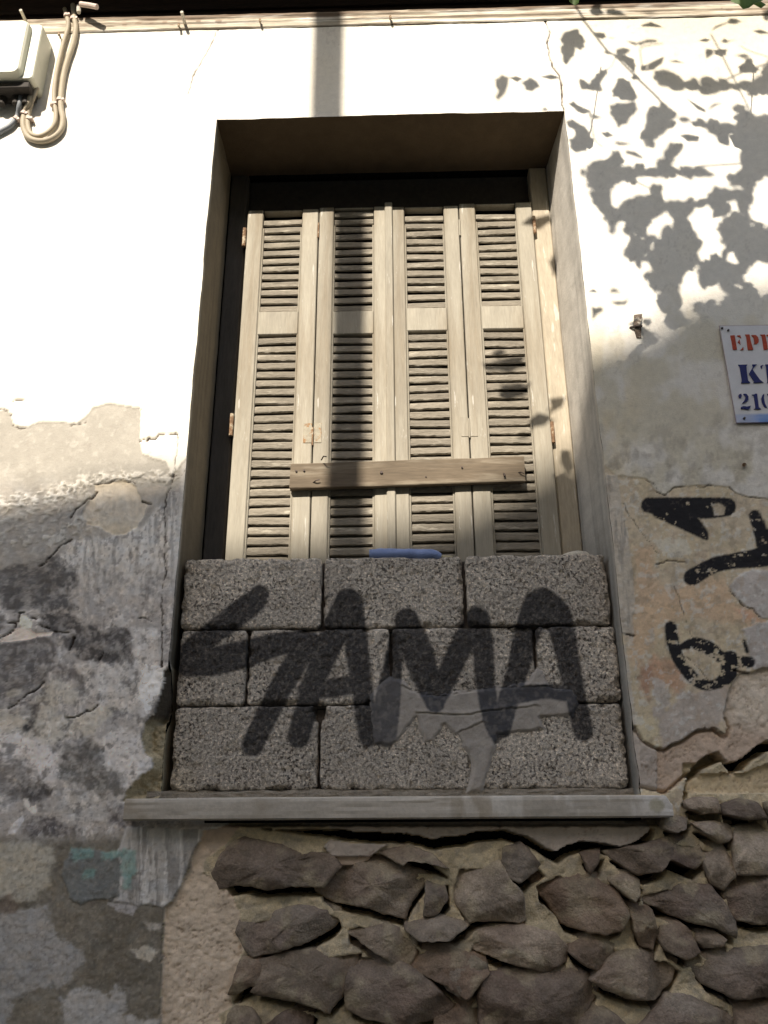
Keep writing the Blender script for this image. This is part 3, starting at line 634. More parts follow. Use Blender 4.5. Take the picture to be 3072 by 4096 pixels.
    L.put(L.mask(bp([(-20,830),(60,820),(110,900),(100,940),(-20,950),(-300,950),(-300,830)]), 6, 14, 4, 76) * .8, A(78, 64, 52, .27))
    L.put(L.mask(bp([(850,1180),(960,1150),(1020,1190),(960,1250),(880,1230)]), 8, 12, 3, 77) * .7, A(122, 114, 100, .29))
    L.put(L.mask(bp([(930,1000),(1040,1010),(1040,1060),(960,1050)]), 5, 10, 3, 78) * .6, A(116, 106, 94, .29))
    strk = L.mask(bp([(760,540),(820,380),(1320,400),(1300,470),(1250,540),(1180,740),(1120,860),(1060,908),(960,880),(900,890),(780,870),(700,860),(740,700)]), 3, 12, 1.5, 79)
    L.put(strk, A(104, 100, 96, .29), dh=-.003); L.put(strk * sstep(-.05, .3, fbm(px / 8, py / 90, 80, 3)) * .7, A(82, 78, 75, .29))
    L.put(strk * sstep(.15, .35, fbm(px / 9, py / 120, 81, 3)) * .5, A(124, 122, 120, .29))
    dkp = L.mask(bp([(410,620),(470,520),(600,530),(760,560),(790,640),(770,830),(700,850),(620,850),(520,882),(450,850),(400,690)]), 4, 10, 1.5, 82)
    L.put(dkp, A(74, 76, 74, .29), dh=-.003)
    for P in ([(460,520),(600,520),(620,570),(470,610)], [(795,530),(880,540),(885,690),(800,710),(780,640)], [(660,540),(800,530),(790,575),(660,600)], [(540,660),(620,660),(610,720),(530,720)], [(800,780),(850,780),(850,700),(800,700)]):
        L.put(L.mask(bp(P), 7, 9, 4, 83) * .62, A(50, 104, 98, .30))
    L.put(L.mask(bp([(700,880),(780,850),(900,890),(850,960),(760,930)]), 5, 9, 3, 84) * .7, A(110, 106, 108, .29))
    L.put(bl * sstep(.28, .36, fbm(px / 6, py / 6, 85, 3)) * .15, A(110, 102, 90, .29))
    L.put(bl * sstep(.36, .42, fbm(px / 8, py / 8, 86, 3)) * .3, A(72, 62, 56, .29))
    # graffiti beside the window
    g = graffiti(px, py, GRAF_WALL, 2.2, 1.2)
    worn = sstep(.06, .22, fbm(px / 13, py / 11, 87, 6, .62) - .30 + .24 * sstep(1310, 1360, py) + .16 * L.mask([(1480,1190),(1570,1170),(1600,1220),(1490,1260)], 3, 8, 6, 188))
    worn = np.maximum(worn, L.mask(rz([(1040,260),(1100,240),(1160,280),(1140,350),(1060,360)]), 3, 6, 2, 89))
    L.put(g * (1 - .85 * worn), (.022, .021, .024))
    lowm = mg * sstep(1010, 1100, py)
    lum = np.maximum(C @ np.array([.3, .6, .1]), .01); C[:] = C + (lum[:, None] * np.array([1.03, 1.0, .95]) - C) * (.45 * lowm)[:, None]; C *= (1 + lowm * ((lum / .30) ** .40 - 1))[:, None]
    mot = 1 + lowm * (.10 + .18 * fbm(px / 26, py / 30, 301, 5, .62) + .16 * fbm(px / 7, py / 11, 302, 4, .6) + .10 * fbm(px / 5, py / 50, 303, 3))
    C *= mot[:, None]
    tint = fbm(px / 22, py / 22, 304, 4)[:, None] * lowm[:, None] * .06
    C *= 1 + tint * np.array([1.0, .1, -1.0])
    H -= lowm * .0016 * fbm(px / 7, py / 9, 305, 4)
    # specks and pinholes all over
    pin = sstep(.55, .62, vnoise(px / 4.2, py / 4.2, 91) * vnoise(px / 31, py / 31, 92) ** 2 * 2.2)
    L.put(pin * .15 * (1 - .6 * lowm), (.24, .20, .17), dh=.0008)
    # cracks
    for P, w in CRACKS:
        xs = [p[0] for p in P]; ys = [p[1] for p in P]
        q = (px > min(xs) - 12) & (px < max(xs) + 12) & (py > min(ys) - 12) & (py < max(ys) + 12)
        if not q.any(): continue
        x, y = px[q], py[q]
        d = sdf_line(x + 2.6 * fbm(x / 9, y / 9, 93, 4), y + 2.6 * fbm(x / 9, y / 9, 94, 4), P, [w * (.5 if P[0][0] < 330 and P[0][1] > 1250 else .7)] * len(P)) - .9 * fbm(x / 14, y / 14, 98, 2)
        m = sstep(1.1, -.5, d); mm = np.zeros(len(px)); mm[q] = m
        L.put(mm * min(1, .55 + w * .15), (.05, .035, .028), dh=.004 * min(1.5, w / 2))
    H += .0012 * fbm(px / 60, py / 60, 95, 3) + .0006 * sm
    return H, C, mg

def axis(parts):
    out = []
    for a, b, st in parts:
        n = max(1, int(round((b - a) / st))); out += list(np.linspace(a, b, n + 1)[:-1])
    out.append(parts[-1][1]); return np.array(out)
def grid_faces(nx, nz, keep=None):
    i = np.arange(nx - 1)[:, None] * nz + np.arange(nz - 1)[None, :]
    F = np.stack([i, i + nz, i + nz + 1, i + 1], -1)
    if keep is not None: F = F[keep]
    return F.reshape(-1, 4)
def compact(V, F, C=None):
    u, inv = np.unique(F, return_inverse=True)
    return V[u], inv.reshape(F.shape), (C[u] if C is not None else None)

def build_wall():
    xs = axis([(-6, -3, .15), (-3, -1.6, .02), (-1.6, -1.0, .006), (-1.0, XL, .0032), (XL, XR, .0034), (XR, 1.0, .0032), (1.0, 1.5, .006), (1.5, 3, .02), (3, 6, .15)])
    zs = axis([(-EYE, -.52, .03), (-.52, ZB, .0030), (ZB, 1.0, .0032), (1.0, 1.5, .005), (1.5, ZT, .008), (ZT, ZM, .007)])
    nx, nz = len(xs), len(zs)
    X, Z = np.meshgrid(xs, zs, indexing='ij'); X = X.ravel(); Z = Z.ravel()
    px, py = to_sheet(X, Z)
    # outside the sheet the drawing is held at its border
    inside = (X > XL + .001) & (X < XR - .001) & (Z > ZB + .001) & (Z < ZT - .001)
    H = np.zeros(len(X)); C = np.ones((len(X), 3)) * .7; keepv = ~inside
    h, c, mg = paint_plaster(px[keepv], py[keepv]); H[keepv] = h; C[keepv] = c
    L = Layers(px, py, H, C)
    nf = L.mask(NOT_FINISH, 2.5, 10, .01, 101) > .5
    un = np.zeros(len(X), bool)
    for k, P in enumerate(UNDER): un |= L.mask(P, 3.5, 11, .01, 110 + k) > .5
    cav = L.mask(CAVITY, 3, 9, .01, 120) > .5
    mort = (nf & ~un) | cav; un = un & nf & ~cav
    # undercoat
    x, y = px[un], py[un]
    cu = np.tile(A(124, 110, 98), (un.sum(), 1)); n1 = fbm(x / 40, y / 40, 121, 4); n2 = fbm(x / 4.5, y / 4, 122, 4, .6); n3 = fbm(x / 13, y / 13, 123, 4)
    left = sstep(560, 520, x) * sstep(1800, 1860, y)
    cu = cu + (A(142, 122, 108) - cu) * left[:, None]
    strip = (y < 1850) & (x > 560) & (x < 1420); cu[strip] = A(118, 110, 103)
    tanb = (x > 1478) & (y > 1648); cu[tanb] = A(128, 116, 96)
    rp = sstep(1540, 1600, x) * sstep(1600, 1540, y); cu = cu + (A(132, 123, 112) - cu) * rp[:, None]
    cu *= (1 + .16 * n1 + .16 * n3)[:, None]
    pit = sstep(.22, .42, n2) * sstep(-.25, .25, fbm(x / 30, y / 30, 124, 3)); cu += (A(98, 82, 72) - cu) * (pit * .55)[:, None]
    hu = .011 + .003 * n3 + .0010 * n2 + .0016 * pit
    hu[tanb] += .012
    hu[strip] -= .012; cu[strip] *= .92
    dn_ = -sdf_poly(x, y, NOT_FINISH); tr = sstep(9, 2, dn_) * (x > 1360) * (y > 1550); hu += .016 * tr
    H[un] = hu; C[un] = cu
    # mortar between the stones
    x, y = px[mort], py[mort]; cx_, cz_ = X[mort], Z[mort]
    S = np.full(len(x), 99.0); S2 = np.full(len(x), 99.0); S3 = np.full(len(x), 99.0)
    for P in STONES + [UNDER[1], UNDER[2], UNDER[4]]:
        Q = np.array(P); q = (x > Q[:, 0].min() - 25) & (x < Q[:, 0].max() + 25) & (y > Q[:, 1].min() - 25) & (y < Q[:, 1].max() + 35)
        if q.any():
            S[q] = np.minimum(S[q], sdf_poly(x[q], y[q], P)); S2[q] = np.minimum(S2[q], sdf_poly(x[q] - 6, y[q] - 23, P)); S3[q] = np.minimum(S3[q], sdf_poly(x[q], y[q] + 12, P))
    n3 = fbm(x / 16, y / 16, 131, 4); n2 = fbm(x / 5, y / 5, 132, 4); n1 = fbm(x / 60, y / 60, 133, 3)
    rec = sstep(1.5, -3, S2 + 3 * n3); led = sstep(6, -8, S3) * (1 - rec)
    hm = .010 + .004 * n3 + .001 * n2 + .085 * rec - .004 * led
    cm = np.tile(np.array([.70, .585, .40]), (len(x), 1)) * (1 + .15 * n1 + .15 * n3)[:, None]
    cm += (np.array([.44, .38, .30]) - cm) * (sstep(.1, .4, fbm(x / 22, y / 22, 134, 3)) * .6)[:, None]
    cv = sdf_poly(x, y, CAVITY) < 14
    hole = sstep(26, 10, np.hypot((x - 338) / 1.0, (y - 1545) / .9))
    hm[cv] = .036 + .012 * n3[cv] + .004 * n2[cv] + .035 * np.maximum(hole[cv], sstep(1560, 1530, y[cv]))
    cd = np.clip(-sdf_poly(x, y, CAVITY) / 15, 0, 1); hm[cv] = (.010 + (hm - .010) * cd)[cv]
    cm[cv] = np.array([.50, .42, .28]) * (1 + .3 * n2[cv] + .2 * n3[cv])[:, None]; dk = sstep(1568, 1540, y) * cv; cm += (np.array([.10, .08, .06]) - cm) * dk[:, None]  # upper cavity taken towards black, its shade put into the colour
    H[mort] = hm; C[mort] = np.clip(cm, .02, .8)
    gap = sstep(1765, 1768, py) * sstep(1788, 1780, py + 2 * fbm(px / 12, py / 12, 135, 3)) * sstep(270, 280, px) * sstep(1462, 1452, px)
    H += .035 * gap * sstep(420, 560, px) + .008 * gap; C += (np.array([.20, .17, .14]) - C) * (gap * .6 * sstep(420, 560, px))[:, None]  # shade under the sill put into this strip's colour as well as recessed
    # wobble of the opening's edges
    Xd = X + edge_l(Z) * np.exp(-np.abs(X - XL) / .02) + edge_r(Z) * np.exp(-np.abs(X - XR) / .02)
    inX = sstep(XL - .05, XL, X) * sstep(XR + .05, XR, X)
    Zd = Z + edge_t(X) * np.exp(-np.abs(Z - ZT) / .02) * inX
    V = np.stack([Xd, H, Zd], 1)
    CX = (xs[:-1] + xs[1:]) / 2; CZ = (zs[:-1] + zs[1:]) / 2
    hole = ((CX > XL) & (CX < XR))[:, None] & ((CZ > ZB) & (CZ < ZT))[None, :]
    mo = mort.reshape(nx, nz)
    allm = mo[:-1, :-1] & mo[1:, :-1] & mo[1:, 1:] & mo[:-1, 1:]
    Vp, Fp, Cp = compact(V, grid_faces(nx, nz, ~hole & ~allm), C)
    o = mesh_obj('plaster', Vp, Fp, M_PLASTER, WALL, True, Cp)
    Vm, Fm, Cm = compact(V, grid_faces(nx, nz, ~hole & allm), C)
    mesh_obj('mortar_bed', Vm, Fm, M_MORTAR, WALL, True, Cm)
    return xs, zs, H.reshape(nx, nz), C.reshape(nx, nz, 3)
XS, ZS, HW, CW = build_wall()

def build_reveals():
    iL = int(np.argmin(np.abs(XS - XL))); iR = int(np.argmin(np.abs(XS - XR))); jB = int(np.argmin(np.abs(ZS - ZB))); jT = int(np.argmin(np.abs(ZS - ZT)))
    for side in (0, 1):
        i = iL if side == 0 else iR
        zz = ZS[jB:jT + 1]; h0 = HW[i, jB:jT + 1]; h = np.array([h0[max(0, q - 5):q + 6].max() for q in range(len(h0))]); h = np.convolve(np.pad(h, 4, 'edge'), np.ones(9) / 9, 'valid') + .002
        e = (edge_l(zz) + edge_r(zz) * np.exp(-(XR - XL) / .02)) if side == 0 else (edge_r(zz))
        ds = np.linspace(0, 1, 30); V = []; C = []
        for k, t in enumerate(ds):
            y = h + (DREV + .02 - h) * t
            splay = (.0 if side == 0 else -.024) * t
            x = (XL if side == 0 else XR) + e * (1 - t) + splay + .0015 * fbm(zz * 14, 0 * zz + t * 4, 140 + side, 4)
            z = zz.copy(); z[-1] = ZT + edge_t(np.array([XS[i]]))[0] * (1 - t)
            V.append(np.stack([x, y, z], 1))
            c = np.tile(np.array([.23, .19, .135]) if side == 0 else np.array([.52, .49, .44]), (len(zz), 1))  # left side toned darker than the right, its shade put into the colour
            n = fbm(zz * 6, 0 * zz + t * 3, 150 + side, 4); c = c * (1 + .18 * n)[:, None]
            c = c * (1 - .45 * sstep(1.0, .5, zz))[:, None]  # darker below: shade beside the blocks put into the colour
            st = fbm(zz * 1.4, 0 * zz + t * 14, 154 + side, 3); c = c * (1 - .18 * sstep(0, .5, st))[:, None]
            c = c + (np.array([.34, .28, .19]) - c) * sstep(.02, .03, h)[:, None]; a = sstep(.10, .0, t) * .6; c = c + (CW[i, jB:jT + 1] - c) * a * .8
            C.append(c)
        V = np.concatenate(V); C = np.concatenate(C)
        F = grid_faces(len(ds), len(zz))
        if side == 1: F = F[:, ::-1]
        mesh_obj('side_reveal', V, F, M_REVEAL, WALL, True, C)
    xx = XS[iL:iR + 1]; ds = np.linspace(0, 1, 30); V = []; C = []
    for t in ds:
        z = ZT + edge_t(xx) * (1 - t) + .002 * fbm(xx * 6, 0 * xx + t * 3, 160, 4)
        x = xx.copy(); x[0] += edge_l(np.array([ZT]))[0] * (1 - t); x[-1] += edge_r(np.array([ZT]))[0] * (1 - t) - .024 * t
        V.append(np.stack([x, HW[iL:iR + 1, jT] * (1 - t) + (DREV + .02) * t, z], 1))
        c = np.tile(np.array([.13, .095, .06]), (len(xx), 1)) * (1 + .2 * fbm(xx * 6, 0 * xx + t * 2, 161, 4))[:, None]; C.append(c)  # dark brown tone carries the soffit's shade in the colour
    mesh_obj('soffit', np.concatenate(V), grid_faces(len(ds), len(xx)), M_REVEAL, WALL, True, np.concatenate(C))
    # bottom of the opening under the blocks
    MB().box(XL + .003, XR - .003, .012, DREV + .02, ZB - .06, ZB - .012).build('sill_bed', M_MORTAR, WALL)
build_reveals()

def build_stone(poly_xz, seed, cx=None):
    P = np.array(poly_xz, float); rng = random.Random(seed)
    ar = 0
    for i in range(len(P)): ar += P[i - 1][0] * P[i][1] - P[i][0] * P[i - 1][1]
    if ar < 0: P = P[::-1]
    pts = []
    for i in range(len(P)):
        a, b = P[i], P[(i + 1) % len(P)]; n = max(2, int(np.hypot(*(b - a)) / .0075))
        for k in range(n): pts.append(a + (b - a) * k / n)
    pts = np.array(pts); n = len(pts)
    c = pts.mean(0); pts = c + (pts - c) * 1.12
    pts = pts + .0016 * np.stack([fbm(pts[:, 0] * 150, pts[:, 1] * 150, seed + 71, 2), fbm(pts[:, 0] * 150 + 9, pts[:, 1] * 150, seed + 72, 2)], 1)
    pts = pts + .0042 * np.stack([fbm(pts[:, 0] * 40, pts[:, 1] * 40, seed, 4, .65), fbm(pts[:, 0] * 40 + 9, pts[:, 1] * 40, seed + 5, 4, .65)], 1)
    size = math.sqrt(abs(ar) / 2)
    tiltx, tiltz = rng.uniform(-.15, .15), rng.uniform(.12, .42)
    pr = rng.uniform(.026, .042) * min(1.0, size / .07 + .2)
    rings = [(.97, .095), (.985, .050), (1.0, .022), (.997, .011), (.982, .004), (.955, .001), (.92, 0), (.86, 0), (.76, 0), (.64, 0), (.5, 0), (.34, 0), (.17, 0)]
    V = []
    planes = []
    for _ in range(5):
        an = rng.uniform(0, 2 * math.pi); planes.append((math.cos(an), math.sin(an), rng.uniform(.35, 1.1), rng.uniform(.16, .40)))
    for s, yy in rings:
        q = c + (pts - c) * s
        u, w = q[:, 0] - c[0], q[:, 1] - c[1]
        hh = max(.03, pts[:, 1].max() - pts[:, 1].min()); dn = (pts[:, 1].max() - q[:, 1]) / hh
        base = .012 + tiltx * u * .6 - pr * (1 - np.exp(-dn / .22)) - .010 * dn
        rough = .0075 * fbm(q[:, 0] * 14, q[:, 1] * 18, seed + 9, 4, .5) + .004 * np.abs(fbm(q[:, 0] * 10 + q[:, 1] * 8, q[:, 1] * 22, seed + 19, 3))
        fac = np.zeros(n)
        for ca, sa, sl, off in planes: fac = np.maximum(fac, sl * (ca * u + sa * w - off * size))
        fac = np.clip(fac, 0, .030)
        y = base + rough + fac + yy
        if yy > .06: y = np.full(n, .095)
        V.append(np.stack([q[:, 0], y, q[:, 1]], 1))
    V = np.concatenate(V + [np.array([[c[0], V[-1][:, 1].mean(), c[1]]])])
    F = []
    for r in range(len(rings) - 1):
        for k in range(n): F.append((r * n + k, r * n + (k + 1) % n, (r + 1) * n + (k + 1) % n, (r + 1) * n + k))
    last = (len(rings) - 1) * n
    for k in range(n): F.append((last + k, last + (k + 1) % n, len(V) - 1))
    tones = [(.29, .245, .195), (.36, .305, .245), (.25, .21, .175), (.40, .35, .29), (.31, .275, .235), (.31, .24, .18)]
    col = np.array(tones[seed % len(tones)]) * rng.uniform(.8, 1.2) * np.array([1.04, .97, .92])
    V[:-1, 1] += np.where(V[:-1, 1] < .03, .0030 * fbm(V[:-1, 0] * 70, V[:-1, 2] * 90, seed + 61, 3) + .0045 * np.abs(fbm(V[:-1, 0] * 30 + V[:-1, 2] * 20, V[:-1, 2] * 48, seed + 62, 3)), 0)
    C = np.tile(col, (len(V), 1)) * (1 + .35 * fbm(V[:, 0] * 12, V[:, 2] * 16, seed + 3, 4))[:, None]
    red = sstep(.05, .45, fbm(V[:, 0] * 9, V[:, 2] * 9, seed + 33, 3)) * .3
    C = C + (np.array([.19, .105, .08]) - C) * red[:, None]
    topd = np.zeros(len(V)); 
    lime = sstep(.15, .45, fbm(V[:, 0] * 25, V[:, 2] * 25, seed + 44, 4) + .35 * sstep(.3, 1.0, (V[:, 2] - c[1]) / (size * .5)))
    C = C + (np.array([.50, .42, .29]) - C) * (lime * .6)[:, None]
    return mesh_obj('stone', V, [f[::-1] for f in F], M_STONE, WALL, True, np.clip(C, .03, .6))
for i, P in enumerate(STONES): build_stone(wps(P, 0.0), 200 + i)
for i, P in enumerate(EXTRA): build_stone(P, 400 + i)

# --- moulding, dark beam and eave above
def build_top():
    xs = axis([(-6, -1.6, .2), (-1.6, 1.5, .006), (1.5, 6, .2)]); prof = []
    t = np.linspace(0, 1, 26)
    X, T = np.meshgrid(xs, t, indexing='ij'); X = X.ravel(); T = T.ravel()
    z = ZM + .063 * T
    y = -.003 - .004 * sstep(0, .06, T) - .003 * sstep(.36, .46, T) - .003 * sstep(.72, .8, T) + .0022 * fbm(X * 3, T * 9, 170, 4) + .002 * np.abs(fbm(X * 12, T * 14, 171, 3))
    st = fbm(X * 2.2, T * 12, 172, 5)
    C = np.tile(np.array([.52, .46, .37]), (len(X), 1)); C += (np.array([.27, .22, .17]) - C) * (sstep(.0, .30, st) * .85)[:, None]
    C += (np.array([.80, .78, .72]) - C) * (sstep(.1, .3, fbm(X * 4, T * 5, 173, 4)) * .6)[:, None]; C += (np.array([.15, .10, .07]) - C) * (sstep(.62, .95, T + .35 * fbm(X * 9, T * 4, 179, 4)) * .85)[:, None]
    seam = sstep(.05, .0, np.abs(T - .03)) + sstep(.04, 0, np.abs(T - .42)) * sstep(-.2, .3, fbm(X * 5, T, 174, 3)) + sstep(.03, 0, np.abs(T - .77)) * sstep(-.1, .3, fbm(X * 6, T, 175, 3))
    y += .0015 * seam; C += (np.array([.16, .12, .09]) - C) * np.clip(seam * .7 * (.4 + .9 * sstep(-.2, .4, fbm(X * 7, T * 3, 178, 4))), 0, 1)[:, None]
    spots = sstep(.5, .6, vnoise(X * 40, T * 8, 176)) * sstep(.1, .4, vnoise(X * 3, T * 2, 177)); C += (np.array([.2, .12, .08]) - C) * (spots * .6)[:, None]
    V = np.stack([X, y, z], 1)
    nb = len(xs); top = np.stack([xs, np.full(nb, .06), np.full(nb, ZM + .063)], 1)
    mesh_obj('moulding', V, grid_faces(len(xs), len(t)), M_MOULD, WALL, True, C)
    MB().add([(-6, -.012, ZM + .0628), (6, -.012, ZM + .0628), (6, .06, ZM + .0628), (-6, .06, ZM + .0628)], [(0, 1, 2, 3)]).build('moulding_top', M_DARK, WALL)
    MB().box(-6, 6, .03, .2, ZM + .06, 3.30, bev=.004).build('timber_beam', M_DARK, WALL)
    MB().box(-6, 6, .018, .03, ZM + .135, ZM + .16, bev=.003).build('timber_batten', M_DARK, WALL)
    e = MB().box(-6.2, 6.2, -.36, .6, 3.118, 3.24, bev=.01); e.build('eave_board', M_DARK, WALL)
    MB().box(-6, 6, .02, .5, 3.24, 4.9).build('upper_wall', M_OPP, WALL)
    MB().box(-6, XL - .25, .09, .5, -EYE, ZM).box(XR + .25, 6, .09, .5, -EYE, ZM).box(XL - .25, XR + .25, .09, .5, -EYE, ZB - .07).box(XL - .25, XR + .25, .30, .5, ZT + .01, ZM).box(XL - .25, XR + .25, .5, .55, ZB - .07, ZT + .01).build('masonry_core', M_MORTAR, WALL)
build_top()

# ================================================================ SILL
def build_sill():
    xs = axis([(-.692, .650, .004)])
    zb, zt, yf = .031, .083, -.05
    V = []; n = len(xs)
    prof = [(.012, zb), (yf + .006, zb), (yf + .001, zb + .004), (yf, zb + .012), (yf, zb + .02), (yf, zb + .028), (yf, zt - .016), (yf, zt - .010), (yf + .002, zt - .004), (yf + .008, zt), (.012, zt), (.26, zt)]
    for k, (y, z) in enumerate(prof):
        chip = .004 * np.maximum(0, fbm(xs * 9, 0 * xs + k, 181, 4)) if 1 <= k <= 9 else 0
        rc = sstep(.636, .65, xs) * .022 if 4 <= k <= 9 else 0
        V.append(np.stack([xs - (sstep(.645, .65, xs) * .01 if k > 8 else 0), y + chip * .6 + 0 * xs, z - (rc * (k - 3) / 6) - (chip * .5 if k > 7 else 0) + .0012 * fbm(xs * 3, 0 * xs + k, 182, 3)], 1))
    V = np.concatenate(V); F = [tuple(f) for f in grid_faces(len(prof), n)]
    m = len(prof); F.append(tuple(k * n for k in range(m))); F.append(tuple(k * n + n - 1 for k in range(m))[::-1])
    X, Z = V[:, 0], V[:, 2]
    C = np.tile(np.array([.50, .45, .385]), (len(V), 1)) * (1 + .14 * fbm(X * 8, Z * 20, 183, 4))[:, None]
    C += (np.array([.33, .27, .20]) - C) * (.6 * sstep(.1, .4, fbm(X * 6, Z * 6, 184, 4)))[:, None]
    C += (np.array([.72, .68, .62]) - C) * (.55 * sstep(.12, .35, fbm(X * 40, Z * 8, 185, 4)) * sstep(.1, .3, fbm(X * 5, Z * 3, 186, 3) + .15))[:, None]
    C += (np.array([.78, .75, .72]) - C) * (sstep(.54, .62, X + .03 * fbm(X * 50, Z * 50, 187, 3)) * .7)[:, None]
    C += (np.array([.42, .38, .27]) - C) * (sstep(.022, .016, np.hypot(X - .612, (Z - .058) * 1.2)) * .8)[:, None]
    o = mesh_obj('window_sill', V, F, M_SILL, None, False, np.clip(C, .03, .8))
    import bmesh
    bm = bmesh.new(); bm.from_mesh(o.data); bmesh.ops.recalc_face_normals(bm, faces=bm.faces); bm.to_mesh(o.data); bm.free()
    tag(o, 'worn grey stone window sill with a rounded whitish right end under the concrete blocks', 'window sill')
build_sill()

# ================================================================ CONCRETE BLOCK INFILL
BW = thing('block_infill', 'rough grey concrete block wall with black SAMA graffiti filling the lower window opening', 'block wall', (0, .05, ZB))
rows = [(.734, .531, [(-.618, -.228), (-.219, .172), (.182, .576)]), (.526, .322, [(-.613, -.429), (-.421, -.037), (-.029, .357), (.367, .581)]), (.317, .104, [(-.610, -.228), (-.219, .176), (.183, .577)])]
def block_color(X, Z, Y=.05):
    px, py = to_sheet(X, Z, Y)
    C = np.tile(np.array([.55, .49, .42]), (len(X), 1)) * (1 + .14 * fbm(X * 7, Z * 7, 190, 4) + .12 * fbm(X * 90, Z * 90, 191, 3))[:, None]
    C = C * (1 + .22 * sstep(.0, .5, fbm(X * 5, Z * 9, 192, 3)))[:, None]
    g = graffiti(px, py, GRAF, 4.0, 2.0)
    ink = np.array([.038, .037, .040])
    C = C + (ink - C) * (g * (.93 - .12 * sstep(.1, .5, fbm(X * 120, Z * 120, 193, 2))))[:, None]
    dust = sstep(1590, 1700, py) * sstep(450, 380, px); C = C + (np.array([.5, .43, .32]) - C) * (.6 * dust)[:, None]
    return C
def build_blocks():
    sd = 0
    for zt, zb, cols in rows:
        for x0, x1 in cols:
            sd += 1; rng = random.Random(sd)
            nx = int((x1 - x0) / .004) + 1; nz = int((zt - zb) / .004) + 1
            u = np.linspace(x0, x1, nx); w = np.linspace(zb, zt, nz); X, Z = np.meshgrid(u, w, indexing='ij')
            ex = np.minimum(X - x0, x1 - X); ez = np.minimum(Z - zb, zt - Z); e = np.minimum(ex, ez)
            cor = np.clip(.022 - np.hypot(np.maximum(.022 - ex, 0), np.maximum(.022 - ez, 0)), 0, .022)
            y0 = .05 + rng.uniform(-.004, .004) + rng.uniform(-.012, .012) * (X - x0) 
            rough = fbm(X * 110, Z * 110, 210 + sd, 3)
            Y = y0 + .0035 * np.exp(-e / .004) + .0018 * rough + .003 * sstep(.25, .5, fbm(X * 60, Z * 60, 230 + sd, 3)) + .012 * sstep(.016, 0, e) * sstep(.1, .4, fbm(X * 30, Z * 30, 240 + sd, 3))
            Xd = X.copy(); Zd = Z.copy()
            r = .014
            dx = np.maximum(r - ex, 0); dz = np.maximum(r - ez, 0); dd = np.hypot(dx, dz); over = np.maximum(dd - r, 0)
            sgx = np.where(X - x0 < x1 - X, 1, -1); sgz = np.where(Z - zb < zt - Z, 1, -1)
            Xd += sgx * over * dx / (dd + 1e-6); Zd += sgz * over * dz / (dd + 1e-6)
            bord = sstep(.006, 0, e); Xd += .0028 * fbm(X * 45, Z * 45, 250 + sd, 3) * bord; Zd += .0028 * fbm(X * 45 + 7, Z * 45, 251 + sd, 3) * bord
            brk = np.hypot((X + .222) * 1.3, Z - .30); Y += .04 * sstep(.030, .012, brk + .012 * fbm(X * 60, Z * 60, 260, 3))
            V = np.stack([Xd, Y, Zd], -1).reshape(-1, 3); F = list(map(tuple, grid_faces(nx, nz)))
            loop = [i * nz for i in range(nx)] + [(nx - 1) * nz + j for j in range(1, nz)] + [i * nz + nz - 1 for i in range(nx - 2, -1, -1)] + [j for j in range(nz - 2, 0, -1)]
            B = V[loop].copy(); B[:, 1] = .150; nb = len(V); V = np.concatenate([V, B]); m = len(loop)
            F += [(loop[(k + 1) % m], loop[k], nb + k, nb + (k + 1) % m) for k in range(m)]; F.append(tuple(nb + k for k in range(m))[::-1])
            C = block_color(V[:, 0], V[:, 2]) * rng.uniform(.88, 1.12)
            side = np.zeros(len(V), bool); side[nb:] = True; C[side] = (.36, .34, .32)
            mesh_obj('block', V, F, M_BLOCK, BW, True, np.clip(C, .02, .8))
    # recessed joint mortar and the packing at the ends
    b = MB()
    for (zt, zb, cols) in rows:
        b.box(XL + .012, XR - .01, .078, .14, zb - .008, zb + .006)
        for k in range(len(cols) - 1): b.box(cols[k][1] - .006, cols[k + 1][0] + .006, .085, .14, zb, zt - .006)
    b.build('joint_mortar', M_DARKMORTAR, BW)
    # bed of mortar under the lowest row
    xs = np.linspace(-.66, .60, 260); t = np.linspace(0, 1, 8); V = []; C = []
    for k in t:
        z = .084 + .020 * k + .003 * fbm(xs * 25, 0 * xs + k * 3, 260, 3) * k
        y = .050 + .004 * k ** 2 + .004 * fbm(xs * 40, 0 * xs + k * 5, 261, 3)
        y = y - .03 * sstep(-.60, -.66, xs)
        V.append(np.stack([xs, y, z], 1)); C.append(np.tile(np.array([.30, .26, .21]), (len(xs), 1)) * (1 + .25 * fbm(xs * 30, 0 * xs + k * 3, 262, 3))[:, None])
    mesh_obj('bed_mortar', np.concatenate(V), grid_faces(len(t), len(xs)), M_MORTAR, BW, True, np.concatenate(C))
M_DARKMORTAR = mat('joint_mortar', (.10, .085, .075), var=.3, scale=60, bump=.6)
build_blocks()

